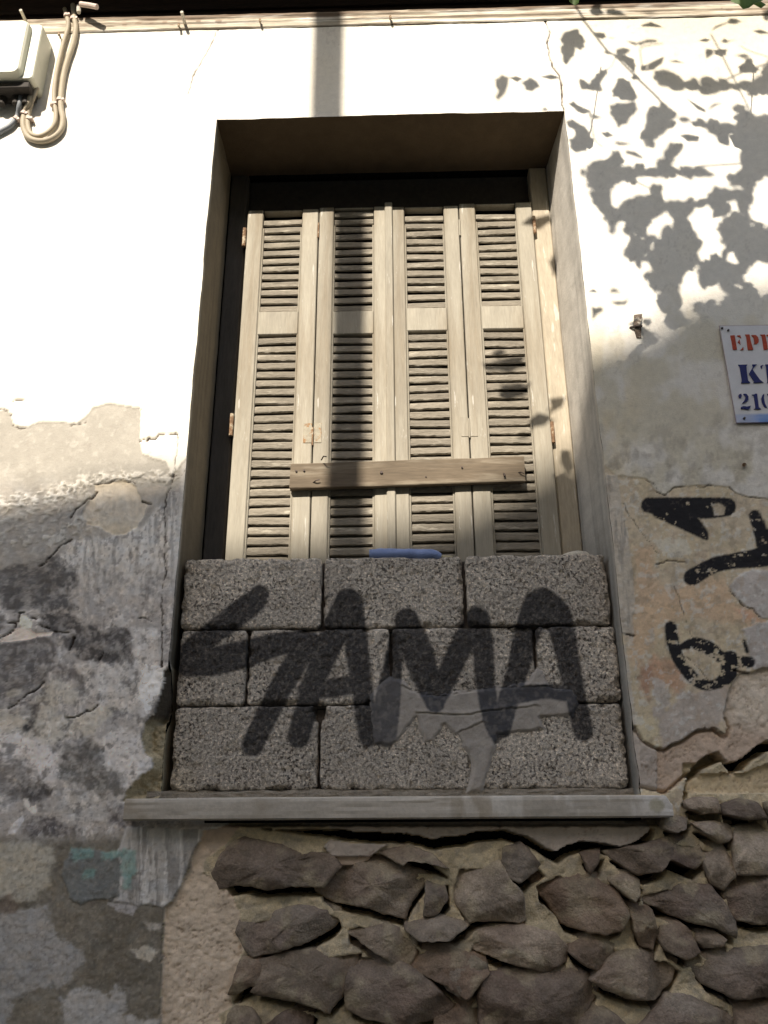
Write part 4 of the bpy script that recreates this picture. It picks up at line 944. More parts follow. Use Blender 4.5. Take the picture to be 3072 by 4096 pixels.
SMEAR = [(800,1500),(818,1480),(843,1462),(873,1470),(890,1492),(940,1500),(990,1490),(1060,1484),(1100,1482),(1140,1470),(1160,1440),(1175,1450),(1190,1480),(1240,1486),(1252,1520),(1240,1545),(1205,1548),(1170,1552),(1180,1575),(1130,1582),(1075,1590),(1068,1620),(1055,1665),(1042,1712),(1008,1712),(1020,1650),(1000,1615),(985,1590),(960,1568),(938,1602),(915,1605),(905,1580),(900,1552),(885,1570),(862,1600),(842,1612),(805,1612),(798,1560)]
LEDGE = [[(870,1480),(900,1498),(960,1502),(1040,1488),(1110,1484),(1180,1482),(1250,1490)], [(900,1540),(1000,1545),(1060,1535),(1160,1525)], [(985,1585),(1010,1575),(1040,1560)]]
def build_smear():
    P = wps(SMEAR, .045); Q = np.array(P)
    u = np.arange(Q[:, 0].min() - .03, Q[:, 0].max() + .03, .0028); w = np.arange(Q[:, 1].min() - .02, Q[:, 1].max() + .03, .0028)
    X, Z = np.meshgrid(u, w, indexing='ij'); X = X.ravel(); Z = Z.ravel(); px, py = to_sheet(X, Z, .045)
    d = sdf_poly(px, py, SMEAR) + 6 * fbm(px / 16, py / 16, 271, 5, .6)
    th = sstep(2, -9, d)
    Y = .0515 - .0075 * th + .0020 * fbm(px / 26, py / 26, 272, 3) + .0008 * fbm(px / 6, py / 6, 273, 3)
    for L_ in LEDGE:
        q = sdf_line(px + 3 * fbm(px / 12, py / 12, 274, 3), py + 3 * fbm(px / 12, py / 12, 275, 3), L_, [1.5] * len(L_))
        Y += .003 * sstep(1.2, -.6, q); Y -= .0022 * sstep(7, 0, np.abs(q - 3)) * (py < np.interp(px, [p[0] for p in L_], [p[1] for p in L_]))
    C = np.tile(np.array([.385, .35, .315]), (len(X), 1)) * (1 + .12 * fbm(px / 20, py / 20, 276, 4))[:, None]
    g = graffiti(px, py, GRAF, 3.0, 1.5)
    rub = sstep(.0, .5, fbm(px / 10, py / 10, 277, 4)) * .18 + .03 + .14 * sstep(900, 850, px)
    C = C + (np.array([.065, .066, .075]) - C) * (g * (1 - np.clip(rub, 0, .45)))[:, None]
    V = np.stack([X, Y, Z], 1); ins = (d < 1.5).reshape(len(u), len(w))
    keep = ins[:-1, :-1] & ins[1:, :-1] & ins[1:, 1:] & ins[:-1, 1:]
    V, F, C = compact(V, grid_faces(len(u), len(w), keep), C)
    mesh_obj('cement_smear', V, F, M_SMEAR, BW, True, C)
build_smear()

# ================================================================ WINDOW FRAME
WF = thing('window_frame', 'wooden window frame with shade and sun put into its tones, set deep in the plastered opening behind the shutters', 'window frame', (0, .26, ZB))
MB().box(XL + .004, -.560, .262, .33, ZB, ZT - .002, bev=.004).build('frame_jamb', M_FRAME_SHADED, WF)
MB().box(.500, XR - .026, .258, .33, ZB, ZT - .002, bev=.004).build('frame_jamb', M_FRAME_LIT, WF)
MB().box(-.560, .500, .30, .35, 2.172, ZT - .002, bev=.004).build('shaded_frame_head', M_BOXD, WF)  # near-black fill for the deep shade above the shutter tops
MB().box(-.560, .500, .36, .37, ZB, 2.235).build('back_panel', M_BOXD, WF)  # black sheet standing in for the dark between the slats

# ================================================================ SHUTTERS
def slat_mesh():
    n = 25; me_v = []; me_f = []
    prof = [(.001, .0005), (-.0015, .003), (-.0015, .020), (.0, .0235), (.004, .0255), (.030, .049), (.036, .042), (.012, .010), (.005, .0)]
    return prof
SL = slat_mesh()
def make_slat(x0, x1, z, y, parent, seed, worn):
    n = 22; xs = np.linspace(x0, x1, n); V = []; m = len(SL)
    tilt = random.uniform(-.0022, .0022); dz0 = random.uniform(-.0012, .0012)
    for k, (py_, pz_) in enumerate(SL):
        jz = worn * fbm(xs * 55, 0 * xs + k * .7 + seed, seed % 97, 3) * (1.0 if k in (0, 8, 1) else .35)
        jy = worn * .6 * fbm(xs * 45, 0 * xs + k + seed, 3, 3)
        V.append(np.stack([xs, y + py_ + jy, z + pz_ + jz + dz0 + tilt * (np.linspace(-1, 1, n))], 1))
    V = np.concatenate(V); F = []
    for k in range(m):
        for i in range(n - 1):
            a = k * n + i; b = ((k + 1) % m) * n + i; F.append((a, a + 1, b + 1, b))
    return mesh_obj('slat', V, F, M_SLAT, parent, False)
def moulded(b, x0, x1, y0, y1, z0, z1): b.box(x0, x1, y0, y1, z0, z1, bev=.003)
leaves = [
 ('leftmost narrow shutter leaf with rusty hinge plate, hinged to the shaded left jamb', -.552, -.492, -.349, -.288, .0016, 0),
 ('second shutter leaf from the left, crossed by the dark vertical post shadow', -.286, -.230, -.085, -.022, .0016, 1),
 ('third shutter leaf from the left, flaky slats just right of the central gap', -.018, .029, .172, .228, .0019, 2),
 ('rightmost shutter leaf with badly flaking slats and leaf shadows beside the sunlit frame', .230, .290, .437, .498, .0026, 3)]
for lab, xa, xb, xc, xd, worn, idx in leaves:
    yf = .250
    T = thing('shutter', lab, 'shutter', ((xa + xd) / 2, yf, .12), 'louvred shutter leaves of the window')
    ztop = (2.158, 2.164, 2.160, 2.168)[idx]; zbot = .12  # leaves cut at the lintel's shadow line, the dark head fills above
    for (p, q) in ((xa, xb), (xc, xd)):
        b = MB(); b.box(p + .0012, q - .0012, yf, yf + .036, zbot, ztop, bev=.003); b.build('stile', M_WOOD, T)
    # bead along the inner edges of the stiles
    MB().box(xb - .001, xb + .005, yf + .004, yf + .03, zbot + .1, ztop - .08, bev=.002).build('bead', M_WOOD, T)
    MB().box(xc - .005, xc + .001, yf + .004, yf + .03, zbot + .1, ztop - .08, bev=.002).build('bead', M_WOOD, T)
    dzr = (.0, -.004, .004, .006)[idx]
    z1, z2 = 1.617 + dzr, 1.712 + dzr
    for (za, zb_) in ((z1, z2), (ztop - .010, ztop - .002), (.46, .56), (zbot, zbot + .10)):
        b = MB(); b.box(xb + .0005, xc - .0005, yf + .0015, yf + .034, za, zb_, bev=.003); b.build('rail', M_WOOD, T)
    MB().box(xb + .0005, xc - .0005, yf + .012, yf + .026, zbot + .102, .458).build('lower_panel', M_WOOD, T)
    sx0, sx1 = xb + .001, xc - .001; sd = 1000 * idx
    z = z2 - .004 + .006; k = 0
    while z < ztop - .036: make_slat(sx0, sx1, z, yf + .010, T, sd + k, worn * .8); z += .0345; k += 1
    z = .59
    zs_ = []
    while z < z1 - .034: zs_.append(z); z += .0335
    off = (z1 - .034) - zs_[-1]
    for q, z in enumerate(zs_): make_slat(sx0, sx1, z + off, yf + .010, T, sd + 100 + q, worn)
    if idx == 1:
        MB().box(xd - .022, xd + .006, yf - .010, yf - .0005, zbot, ztop + .010, bev=.003).build('cover_strip', M_WOOD, T)
    # hinges
    if idx == 0:
        for zc in (2.03, 1.265): 
            h = MB().tube([(xa - .006, yf - .004, zc - .04), (xa - .006, yf - .004, zc + .04)], .0075, 8); h.build('hinge', M_RUST, T)
        for zc in (1.232,): MB().box(xd - .030, xd - .002, yf - .0018, yf - .0002, zc - .036, zc + .036, bev=.0005).build('hinge_plate', M_PLATE, T)
        for zc in (2.06, 1.222): MB().tube([(xd + .001, yf - .0025, zc - .036), (xd + .001, yf - .0025, zc + .030)], .0032, 6).build('hinge_pin', M_RUST, T)
    if idx == 1:
        MB().box(xa + .004, xa + .028, yf - .0018, yf - .0002, 1.196, 1.268, bev=.0005).build('hinge_plate', M_PLATE, T)
    if idx == 2:
        MB().box(xd - .026, xd - .002, yf - .0018, yf - .0002, 1.210, 1.282, bev=.0005).build('hinge_plate', M_WOOD, T)
        for zc in (2.06, 1.245): MB().tube([(xd + .001, yf - .0025, zc - .040), (xd + .001, yf - .0025, zc + .030)], .0032, 6).build('hinge_pin', M_WOOD, T)
    if idx == 3:
        MB().box(xa + .002, xa + .026, yf - .0018, yf - .0002, 1.210, 1.282, bev=.0005).build('hinge_plate', M_WOOD, T)
        for zc in (2.06, 1.22): MB().tube([(xd + .002, yf - .006, zc - .04), (xd + .002, yf - .006, zc + .035)], .006, 8).build('hinge', M_RUST, T)

# ================================================================ PLANK
PL = thing('wooden_plank', 'rough brown plank nailed across the closed shutters', 'plank', (0, .236, 1.03))
def build_plank():
    xs = np.linspace(-.354, .396, 90); V = []; prof = [(.246, 0), (.224, 0), (.2225, .003), (.2225, .083), (.224, .086), (.246, .086)]
    for k, (y, dz) in enumerate(prof):
        z = 1.0235 + .0135 * (xs + .354) / .75 + dz + .0016 * fbm(xs * 12, 0 * xs + (k > 2) * 5, 281, 4)
        V.append(np.stack([xs + .002 * (k % 2), y + .0007 * fbm(xs * 9, 0 * xs + k, 282, 3), z], 1))
    n = len(xs); m = len(prof); b = MB(); b.v = [tuple(v) for v in np.concatenate(V)]
    b.f = [tuple(f) for f in grid_faces(m, n)] + [tuple(k * n for k in range(m)), tuple(k * n + n - 1 for k in range(m))[::-1]] + [((m - 1) * n + i, (m - 1) * n + i + 1, i + 1, i) for i in range(n - 1)]
    b.build('board', M_PLANK, PL)
    def nail(x, y, l=.004, bend=(0, 0), r=.0035):
        p = wp(x, y, .222); MB().tube([(p[0], .224, p[2]), (p[0] + bend[0] * .5, .222 - l, p[2] + bend[1] * .5), (p[0] + bend[0], .2215 - l, p[2] + bend[1])], [r, r, r * .9], 6).build('nail', M_NAIL, PL)
    nail(640, 1018); nail(657, 1017); nail(824, 1021, r=.005); nail(998, 1010, r=.003); nail(1089, 1023, .006, (0, -.012)); nail(676, 1042, .008, (.022, .006), .002)
    nail(694, 993, .03, (.02, -.004), .0022); nail(1120, 1020, .008, (.016, -.008), .002); nail(920, 1030, .002, r=.0025)
build_plank()

# ================================================================ THINGS ON THE BLOCKS
def lump(name, m, pts, rad, label, cat, seed, parent=None, flat=.75):
    b = MB(); n = 14; P = spline(pts, 6); R = np.interp(np.linspace(0, 1, len(P)), np.linspace(0, 1, len(rad)), rad)
    b.tube(P, list(R), n); V = np.array(b.v)
    zlow = min(p[2] - r * flat for p, r in zip(P, R))
    cz = np.array([p[2] for p in P]).repeat(n); cz = np.concatenate([cz])[:len(V)]
    V[:, 2] = cz + (V[:, 2] - cz) * flat + .12 * R.repeat(n)[:len(V)] * fbm(V[:, 0] * 45, V[:, 2] * 60 + V[:, 1] * 50, seed, 3)
    V[:, 1] += .12 * R.repeat(n)[:len(V)] * fbm(V[:, 0] * 45 + 5, V[:, 2] * 60 + V[:, 1] * 50, seed + 1, 3)
    b.v = [tuple(v) for v in V]; o = b.build(name, m, parent, smooth=True)
    return tag(o, label, cat) if label else o
ZTOP = .736
bagt = thing('plastic_roll', 'rolled up blue plastic bag lying on top of the middle concrete block', 'plastic bag', (-.02, .1, ZTOP))
lump('roll', M_BAG, [(-.093, .088, ZTOP + .017), (-.04, .088, ZTOP + .018), (.03, .09, ZTOP + .017), (.09, .092, ZTOP + .015), (.115, .093, ZTOP + .010)], [.017, .020, .0195, .019, .020, .0175, .011], None, None, 3, bagt, flat=.85)
lump('twisted_end', M_TAIL, [(.113, .093, ZTOP + .009), (.13, .094, ZTOP + .008), (.16, .095, ZTOP + .005)], [.010, .007, .009, .004], None, None, 5, bagt)
lump('lime_lump', M_WHITE, [(.455, .10, ZTOP + .003), (.49, .10, ZTOP + .010), (.53, .10, ZTOP + .010), (.548, .10, ZTOP + .002)], [.004, .014, .018, .014, .004], 'long whitish lime lump on the right end of the block wall', 'rubble', 7)
lump('lime_lump', M_WHITE, [(.288, .12, ZTOP + .006), (.302, .12, ZTOP + .012), (.316, .12, ZTOP + .006)], [.003, .012, .012, .004], 'small pale crumb of lime on the blocks, left of the long lump', 'rubble', 9)

# ================================================================ METER BOX AND CABLES
BX = thing('meter_box', 'cream plastic electric box fixed high on the wall at the left', 'electric box', (-1.40, 0, 2.43))
def rr(x0, x1, z0, z1, r, n=6):
    P = []
    for cx_, cz_, a0 in ((x1 - r, z1 - r, 0), (x0 + r, z1 - r, 90), (x0 + r, z0 + r, 180), (x1 - r, z0 + r, 270)):
        for k in range(n + 1):
            a = math.radians(a0 + 90 * k / n); P.append((cx_ + r * math.cos(a), cz_ + r * math.sin(a)))
    return P
def shell(b, levels):                    # levels: (inset polygon, y)
    n = len(levels[0][0]); v = []
    for P, y in levels: v += [(x, y, z) for x, z in P]
    f = []
    for l in range(len(levels) - 1):
        for k in range(n): f.append((l * n + k, l * n + (k + 1) % n, (l + 1) * n + (k + 1) % n, (l + 1) * n + k))
    f.append(tuple((len(levels) - 1) * n + k for k in range(n))); f.append(tuple(range(n))[::-1]); b.add(v, f)
bx0, bx1, bz0, bz1 = -1.60, -1.262, 2.458, 2.722
b = MB(); shell(b, [(rr(bx0, bx1, bz0, bz1, .014), .004), (rr(bx0, bx1, bz0, bz1, .014), -.080), (rr(bx0 + .003, bx1 - .003, bz0 + .003, bz1 - .003, .014), -.084)]); b.build('box_body', M_BOX, BX, False)
b = MB(); shell(b, [(rr(bx0 + .035, bx1 - .035, bz0 + .002, bz1 - .008, .022), -.082), (rr(bx0 + .038, bx1 - .038, bz0 + .008, bz1 - .01, .022), -.104), (rr(bx0 + .044, bx1 - .044, bz0 + .005, bz1 - .014, .022), -.110)]); b.build('box_lid', M_BOX, BX, False)
b = MB(); b.box(bx0 + .012, bx1 - .012, -.074, -.004, bz0 - .030, bz0 - .001, bev=.004); b.build('terminal_block', M_BOXD, BX)
for gx in (-1.385, -1.335, -1.30): MB().tube([(gx, -.03, bz0 - .028), (gx, -.03, bz0 - .060)], [.015, .013], 12).build('cable_gland', M_BOXD, BX)
MB().tube([(-1.44, -.111, 2.505), (-1.44, -.113, 2.505)], .004, 8).build('lid_screw', M_NAIL, BX)

def cable(name, label, pts, r, m, group, clips=()):
    P = [wp(x, y, dd) for x, y, dd in pts]
    T = thing(name, label, 'cable', tuple(P[0] * [1, 1, 1]), group)
    MB().tube(spline([tuple(p) for p in P], 7), r, 12).build('sheath', m, T, True)
    for cx_, cy_, ang in clips:
        p = wp(cx_, cy_, -.012); d = np.array([math.sin(ang), 0, math.cos(ang)]) * .006
        MB().tube([tuple(p - d + [0, .0, 0]), tuple(p + d)], r * 1.32, 12).build('clip', M_CLIP, T)
        q = p + np.array([math.cos(ang), 0, -math.sin(ang)]) * r * 1.3
        MB().tube([(q[0], .004, q[2]), (q[0], -.022, q[2])], .005, 8).build('clip_nail', M_CLIP, T)
d0 = -.012
cable('cable', 'thick cream cable, the outer of two, looping below the electric box', [(158,12,.02),(161,40,d0),(164,62,d0),(158,95,d0),(146,130,d0),(137,165,d0),(132,205,d0),(132,235,d0),(136,258,d0),(131,282,d0),(112,299,d0),(87,305,d0),(63,298,d0),(52,280,d0),(50,262,d0),(54,244,d0),(62,222,-.03),(70,196,-.035)], .0098, M_CABLE, 'cables of the electric box', ((159,42,0),(130,217,.1),(52,246,.3)))
cable('cable', 'thinner cream cable, the inner of two, looping below the electric box', [(140,20,.02),(146,42,d0),(147,60,d0),(136,98,d0),(126,140,d0),(119,180,d0),(117,215,d0),(121,245,d0),(118,268,d0),(104,285,d0),(84,294,d0),(66,288,d0),(60,268,d0),(62,245,d0),(70,215,-.03),(80,190,-.035)], .0082, M_CABLE, 'cables of the electric box', ((144,34,0),(115,226,-.1),(63,257,.2)))
cable('cable', 'short grey cable bending from the electric box out of the left edge', [(46,205,-.035),(42,228,-.03),(38,250,d0),(26,268,d0),(8,280,d0),(-30,296,d0),(-90,310,d0)], .0090, M_CABLEG, None, ((36,257,.6),))
o = MB().tube([tuple(wp(174, 9, -.05)), tuple(wp(192, 11.5, -.055)), tuple(wp(210, 15, -.06))], .0095, 10).build('pipe_stub', M_CLIP); tag(o, 'short pale pipe stub in front of the dark beam beside the cables', 'pipe')
o = MB().tube([tuple(wp(170, 13, -.03)), tuple(wp(170, 27, -.03))], .008, 8).tube([tuple(wp(170, 20, -.03)), tuple(wp(170, 20, .05))], .004, 8).build('insulator', M_WHITE); tag(o, 'small white insulator on the dark beam above the cables', 'insulator')
for (x, y, lab) in ((47, 27, 'pale screw head on the dark beam above the electric box'), (394, 31, 'pale screw head on the dark beam above the moulding')):
    p = wp(x, y, -.045); o = MB().tube([(p[0], -.055, p[2]), (p[0], .035, p[2])], .006, 8).build('screw_head', M_WHITE); tag(o, lab, 'screw')
for (x, y, lab) in ((386, 57, 'bent rusty nail left of the pole shadow, in the moulding'), (561, 47, 'rusty nail in the moulding just right of the thin crack'), (842, 40, 'rusty nail in the moulding right of the pole shadow'), (128, 76, 'rusty nail below the moulding between box and cables')):
    p = wp(x, y, -.012); o = MB().tube([(p[0], .0, p[2]), (p[0] + .002, -.018, p[2] + .003), (p[0] + .004, -.022, p[2] - .012)], .0045, 7).build('rusty_nail', M_RUST); tag(o, lab, 'nail')

# iron strap in the right wall
IB = thing('iron_strap', 'short rusty iron strap sticking out of the right wall beside the sign', 'iron strap', tuple(wp(1375, 735, 0)))
pa, pb, pc = wp(1379, 678, -.010), wp(1374, 702, -.012), wp(1380, 728, -.006)
MB().add([(pa[0] - .012, -.006, pa[2]), (pa[0] + .012, -.010, pa[2]), (pb[0] + .014, -.018, pb[2]), (pb[0] - .006, -.012, pb[2]), (pc[0] + .008, -.006, pc[2]), (pc[0] - .006, -.004, pc[2]),
          (pa[0] - .012, .003, pa[2]), (pa[0] + .012, .003, pa[2]), (pb[0] + .014, .003, pb[2]), (pb[0] - .006, .003, pb[2]), (pc[0] + .008, .003, pc[2]), (pc[0] - .006, .003, pc[2])],
         [(0, 1, 2, 3), (3, 2, 4, 5), (1, 7, 8, 2), (2, 8, 10, 4), (0, 3, 9, 6), (3, 5, 11, 9), (5, 4, 10, 11), (0, 6, 7, 1)]).build('strap', M_STRAP, IB)
MB().tube([(pb[0] - .016, .0, pb[2] - .002), (pb[0] + .0, -.016, pb[2] - .006), (pb[0] + .016, -.020, pb[2] - .010)], .004, 6).build('nail', M_NAIL, IB)
o = MB().tube([tuple(wp(1608, 1004, .0)), tuple(wp(1608, 1004, -.008))], .006, 8).build('rusty_nail', M_RUST); tag(o, 'rusty nail head in the pale plaster under the sign', 'nail')

# ================================================================ SIGN
def sg(L, d=-.009): return [tuple(wp((2800 + x * .2261) / K, (1240 + y * .2261) / K, d)[[0, 2]]) for x, y in L]
sx0 = float(wp(1553, 703, -.008)[0]); sz1 = float(wp(1553, 703, -.008)[2]); sz0 = float(wp(1588, 914, -.008)[2])
SGN = thing('enamel_sign', 'white tin sign with red and navy stencil letters on the right wall', 'sign', (sx0 + .15, 0, sz0))
def build_sign():
    x1 = sx0 + .36; xs = np.linspace(sx0, x1, 90); zs = np.linspace(sz0, sz1, 84); X, Z = np.meshgrid(xs, zs, indexing='ij')
    Y = -.007 + .002 * fbm(X * 5, Z * 5, 301, 2)
    C = np.tile(np.array([.66, .66, .68]), (X.size, 1)); e = np.minimum(np.minimum(X - sx0, x1 - X), np.minimum(Z - sz0, sz1 - Z)).ravel()
    zz = (Z.ravel() - sz0); band = sstep(.031, .027, zz + .001 * fbm(X.ravel() * 40, Z.ravel() * 40, 302, 3))
    xf = sstep(sx0 + .005, sx0 + .07, X.ravel())
    C += (np.array([.06, .22, .60]) * (1) - C) * (band * (.45 + .5 * xf) * (.75 + .25 * fbm(X.ravel() * 30, Z.ravel() * 60, 303, 3)))[:, None]
    rust = sstep(.0035, .0015, e + .0012 * fbm(X.ravel() * 60, Z.ravel() * 60, 304, 3)); C += (np.array([.22, .10, .08]) - C) * (rust * .8)[:, None]
    cr = sstep(.03, .0, np.hypot(X.ravel() - sx0, Z.ravel() - sz1)) * .5; C += (np.array([.2, .16, .12]) - C) * (cr * sstep(-.2, .3, fbm(X.ravel() * 60, Z.ravel() * 60, 305, 3)))[:, None]
    V = np.stack([X.ravel(), Y.ravel(), Z.ravel()], 1); F = [tuple(f) for f in grid_faces(90, 84)]
    loop = [i * 84 for i in range(90)] + [89 * 84 + j for j in range(1, 84)] + [i * 84 + 83 for i in range(88, -1, -1)] + [j for j in range(82, 0, -1)]
    B = V[loop].copy(); B[:, 1] += .0018; nb = len(V); V = np.concatenate([V, B]); m = len(loop); F += [(loop[(k + 1) % m], loop[k], nb + k, nb + (k + 1) % m) for k in range(m)]
    C = np.concatenate([C, np.tile([.16, .08, .06], (m, 1))])
    mesh_obj('plate', V, F, M_SIGN, SGN, True, C)
    RED = [('E', [[(537,452),(612,448),(655,700),(585,706),(560,560)], [(660,450),(712,448),(728,500),(700,478),(668,470)], [(690,525),(700,525),(716,612),(700,592),(668,572)], [(765,650),(768,706),(710,710),(735,690)]]),
           ('P', [[(797,435),(875,433),(900,560),(940,700),(925,706),(850,706),(840,640),(820,470)], [(910,445),(985,443),(1025,480),(1040,530),(1035,575),(1005,602),(950,602),(965,580),(950,490)]]),
           ('C', [[(1068,437),(1150,433),(1180,560),(1200,695),(1130,706),(1110,560),(1095,465)], [(1178,438),(1290,438),(1305,512),(1285,505),(1250,468),(1186,460)]])]
    NAVY = [[[(675,970),(838,965),(820,1000),(832,1130),(850,1250),(890,1287),(728,1292),(745,1255),(728,1130),(705,1000)], [(925,965),(1005,962),(965,1000),(930,1055),(990,1140),(1060,1235),(1125,1283),(945,1287),(958,1260),(868,1120),(900,1070),(940,1000)]],
            [[(1070,988),(1125,968),(1102,1000),(1090,1042)], [(1158,963),(1275,960),(1300,1120),(1320,1285),(1185,1290),(1196,1250),(1170,1000)], [(1300,963),(1370,968),(1390,1040),(1350,1000)]],
            [[(680,1522),(692,1492),(728,1482),(740,1520),(725,1555),(695,1552)], [(768,1482),(820,1485),(858,1530),(855,1590),(820,1622),(748,1652),(800,1580),(808,1530)], [(725,1722),(765,1698),(830,1710),(898,1693),(882,1740),(850,1762),(780,1742),(732,1748)]],
            [[(918,1500),(965,1492),(980,1480),(1010,1482),(1024,1600),(1040,1718),(1080,1752),(958,1754),(985,1720),(968,1600),(955,1512)]],
            [[(1085,1560),(1110,1500),(1137,1480),(1130,1560),(1150,1660),(1187,1732),(1140,1715),(1100,1640)], [(1190,1480),(1235,1510),(1262,1600),(1250,1700),(1215,1732),(1226,1640),(1215,1540)]]]
    for _, pol in RED:
        b = MB(); [b.prism(sg(P), -.0098, -.0050) for P in pol]; b.build('letter', M_RED, SGN)
    for pol in NAVY:
        b = MB(); [b.prism(sg(P), -.0098, -.0050) for P in pol]; b.build('letter', M_BLUE, SGN)
    for x, y in ((390, 325), (500, 360), (785, 1915)):
        p = sg([(x, y)])[0]; MB().tube([(p[0], .002, p[1]), (p[0], -.0115, p[1])], .0035, 8).build('screw', M_NAIL, SGN)
build_sign()

# ================================================================ SHADOW CASTERS THAT STAND IN THE STREET
# lamp post behind the camera
PO = thing('lamp_post', 'slim grey metal post standing in the street behind the viewer', 'lamp post', (-1.05, -3.0, -EYE - .12))
MB().tube([(-1.05, -3.0, -EYE - .12), (-1.05, -3.0, 6.6)], .055, 20).build('post', M_METAL, PO, True)
MB().tube([(-1.05, -3.0, -EYE - .12), (-1.05, -3.0, -EYE + .35)], .085, 20).build('base', M_METAL, PO, True)
MB().tube([(-1.05, -3.0, 6.55), (-1.05, -3.3, 6.9), (-1.05, -4.0, 7.0)], .03, 12).build('arm', M_METAL, PO, True)
MB().box(-1.15, -.95, -4.4, -3.9, 6.95, 7.05, bev=.02).build('lamp_head', M_METAL, PO)

# gabled house across the street: its roof slope shades the lower wall
YB = -11.0
def shade(x, z): return (x + SUN[0] * YB / 1.0, z - SUN[2] * -YB)   # wall shadow point -> point on the plane y = YB
def build_opposite():
    OH = thing('opposite_house', 'ochre gabled house across the street behind the viewer', 'house', (-2, YB, -EYE))
    pts = [(-9, .75), (-1.2, .90), (-.6, 1.0), (.20, 1.12), (.62, 1.36), (.86, 1.44), (.98, 1.54), (1.2, 1.60), (3.5, 1.75), (7, 1.2)]
    top = [(x + SUN[0] * YB, z + SUN[2] * YB) for x, z in pts]
    poly = [(top[-1][0], -EYE - .12)] + top[::-1] + [(top[0][0], -EYE - .12)]
    MB().prism(poly[::-1], YB, YB - 6).build('walls', M_OPP, OH)
    MB().prism([(x - .1, z - .02) for x, z in top] + [(x, z - .12) for x, z in top[::-1]], YB + .02, YB - 6.3).build('roof', M_TILE, OH)
    for i in range(5):
        x = top[0][0] + 2 + i * 2.6
        for z in (0.2, 3.6):
            w = MB().box(x, x + 1.0, YB, YB + .06, z, z + 1.6, bev=.01).build('window', M_OPP, OH); MB().box(x + .08, x + .92, YB + .06, YB + .07, z + .08, z + 1.52).build('pane', M_GLASS, w)
build_opposite()
for (xa, xb, h, lab) in ((-34, -12.1, 6.6, 'long plain ochre terrace added across the street to block low sky, left of the gabled house'), (4.15, 34, 8.2, 'long plain ochre terrace added across the street to block low sky, right of the gabled house')):
    TH = thing('sky_block_terrace', lab, 'house', (xa, YB, -EYE)); MB().box(xa, xb, YB - 6, YB + .1, -EYE - .12, h).build('walls', M_OPP, TH); MB().box(xa - .1, xb + .1, YB - 6.2, YB + .3, h, h + .18, bev=.02).build('roof', M_TILE, TH)  # terraces added out of view to block light from the low sky

# --- vine
VINE = thing('vine', 'leafy climbing vine hanging over the street from the right, above the picture', 'vine', (2.3, -.1, -EYE))
def shadow_to_vine(x, z, dep, t):          # point whose shadow falls on (x, dep, z), t metres nearer the street
    return np.array([x, dep, z]) - SUN * t
LOBE = [(0,-.5),(.10,-.42),(.30,-.46),(.40,-.30),(.30,-.16),(.44,-.10),(.52,.06),(.42,.18),(.26,.12),(.30,.28),(.20,.42),(.06,.50),(0,.60),(-.08,.48),(-.22,.40),(-.28,.26),(-.26,.10),(-.42,.16),(-.50,.04),(-.42,-.12),(-.30,-.18),(-.38,-.32),(-.28,-.44),(-.10,-.42)]
HEART = [(0,-.40),(.14,-.50),(.34,-.46),(.46,-.26),(.44,0),(.34,.22),(.20,.42),(.05,.58),(0,.66),(-.06,.56),(-.20,.40),(-.34,.20),(-.44,-.02),(-.45,-.28),(-.32,-.48),(-.13,-.50)]
OVAL = [(0,-.5),(.14,-.40),(.24,-.2),(.27,.02),(.20,.26),(.08,.45),(0,.58),(-.09,.44),(-.20,.25),(-.26,.0),(-.23,-.22),(-.13,-.40)]
NLEAF = [0]
def add_leaf(outline, dep, t):             # outline: x,z points of its shadow
    P0 = np.array(outline); c = P0.mean(0); c0_ = c; sz_ = np.abs(P0 - c).max(); P = []
    for i in range(len(P0)):
        p, q = P0[i], P0[(i + 1) % len(P0)]; P.append(p)
        if np.hypot(*(q - p)) > .02: m_ = (p + q) / 2; P.append(m_ + (c - m_) * random.uniform(-.04, .16) + np.array([random.uniform(-1, 1), random.uniform(-1, 1)]) * .03 * sz_)
    P = np.array(P);  a, b_ = random.uniform(-.5, .5), random.uniform(-.5, .5)
    V = []
    for s in (1.0, .55):
        for q in P:
            r = c + (q - c) * s; u = r - c; V.append(shadow_to_vine(r[0], r[1], dep, t + a * u[0] + b_ * u[1] + (.012 if s < 1 else .0) + .01 * math.sin(u[0] * 60)))
    V.append(shadow_to_vine(c[0], c[1], dep, t)); n = len(P)
    F = [(i, (i + 1) % n, n + (i + 1) % n, n + i) for i in range(n)] + [(n + i, n + (i + 1) % n, 2 * n) for i in range(n)]
    if NLEAF[0] < 290: mesh_obj('leaf', V, F, M_LEAF, VINE, True)
    NLEAF[0] += 1
def inpoly(px, py, P):
    return sdf_poly(np.array(px, float), np.array(py, float), P) < 0
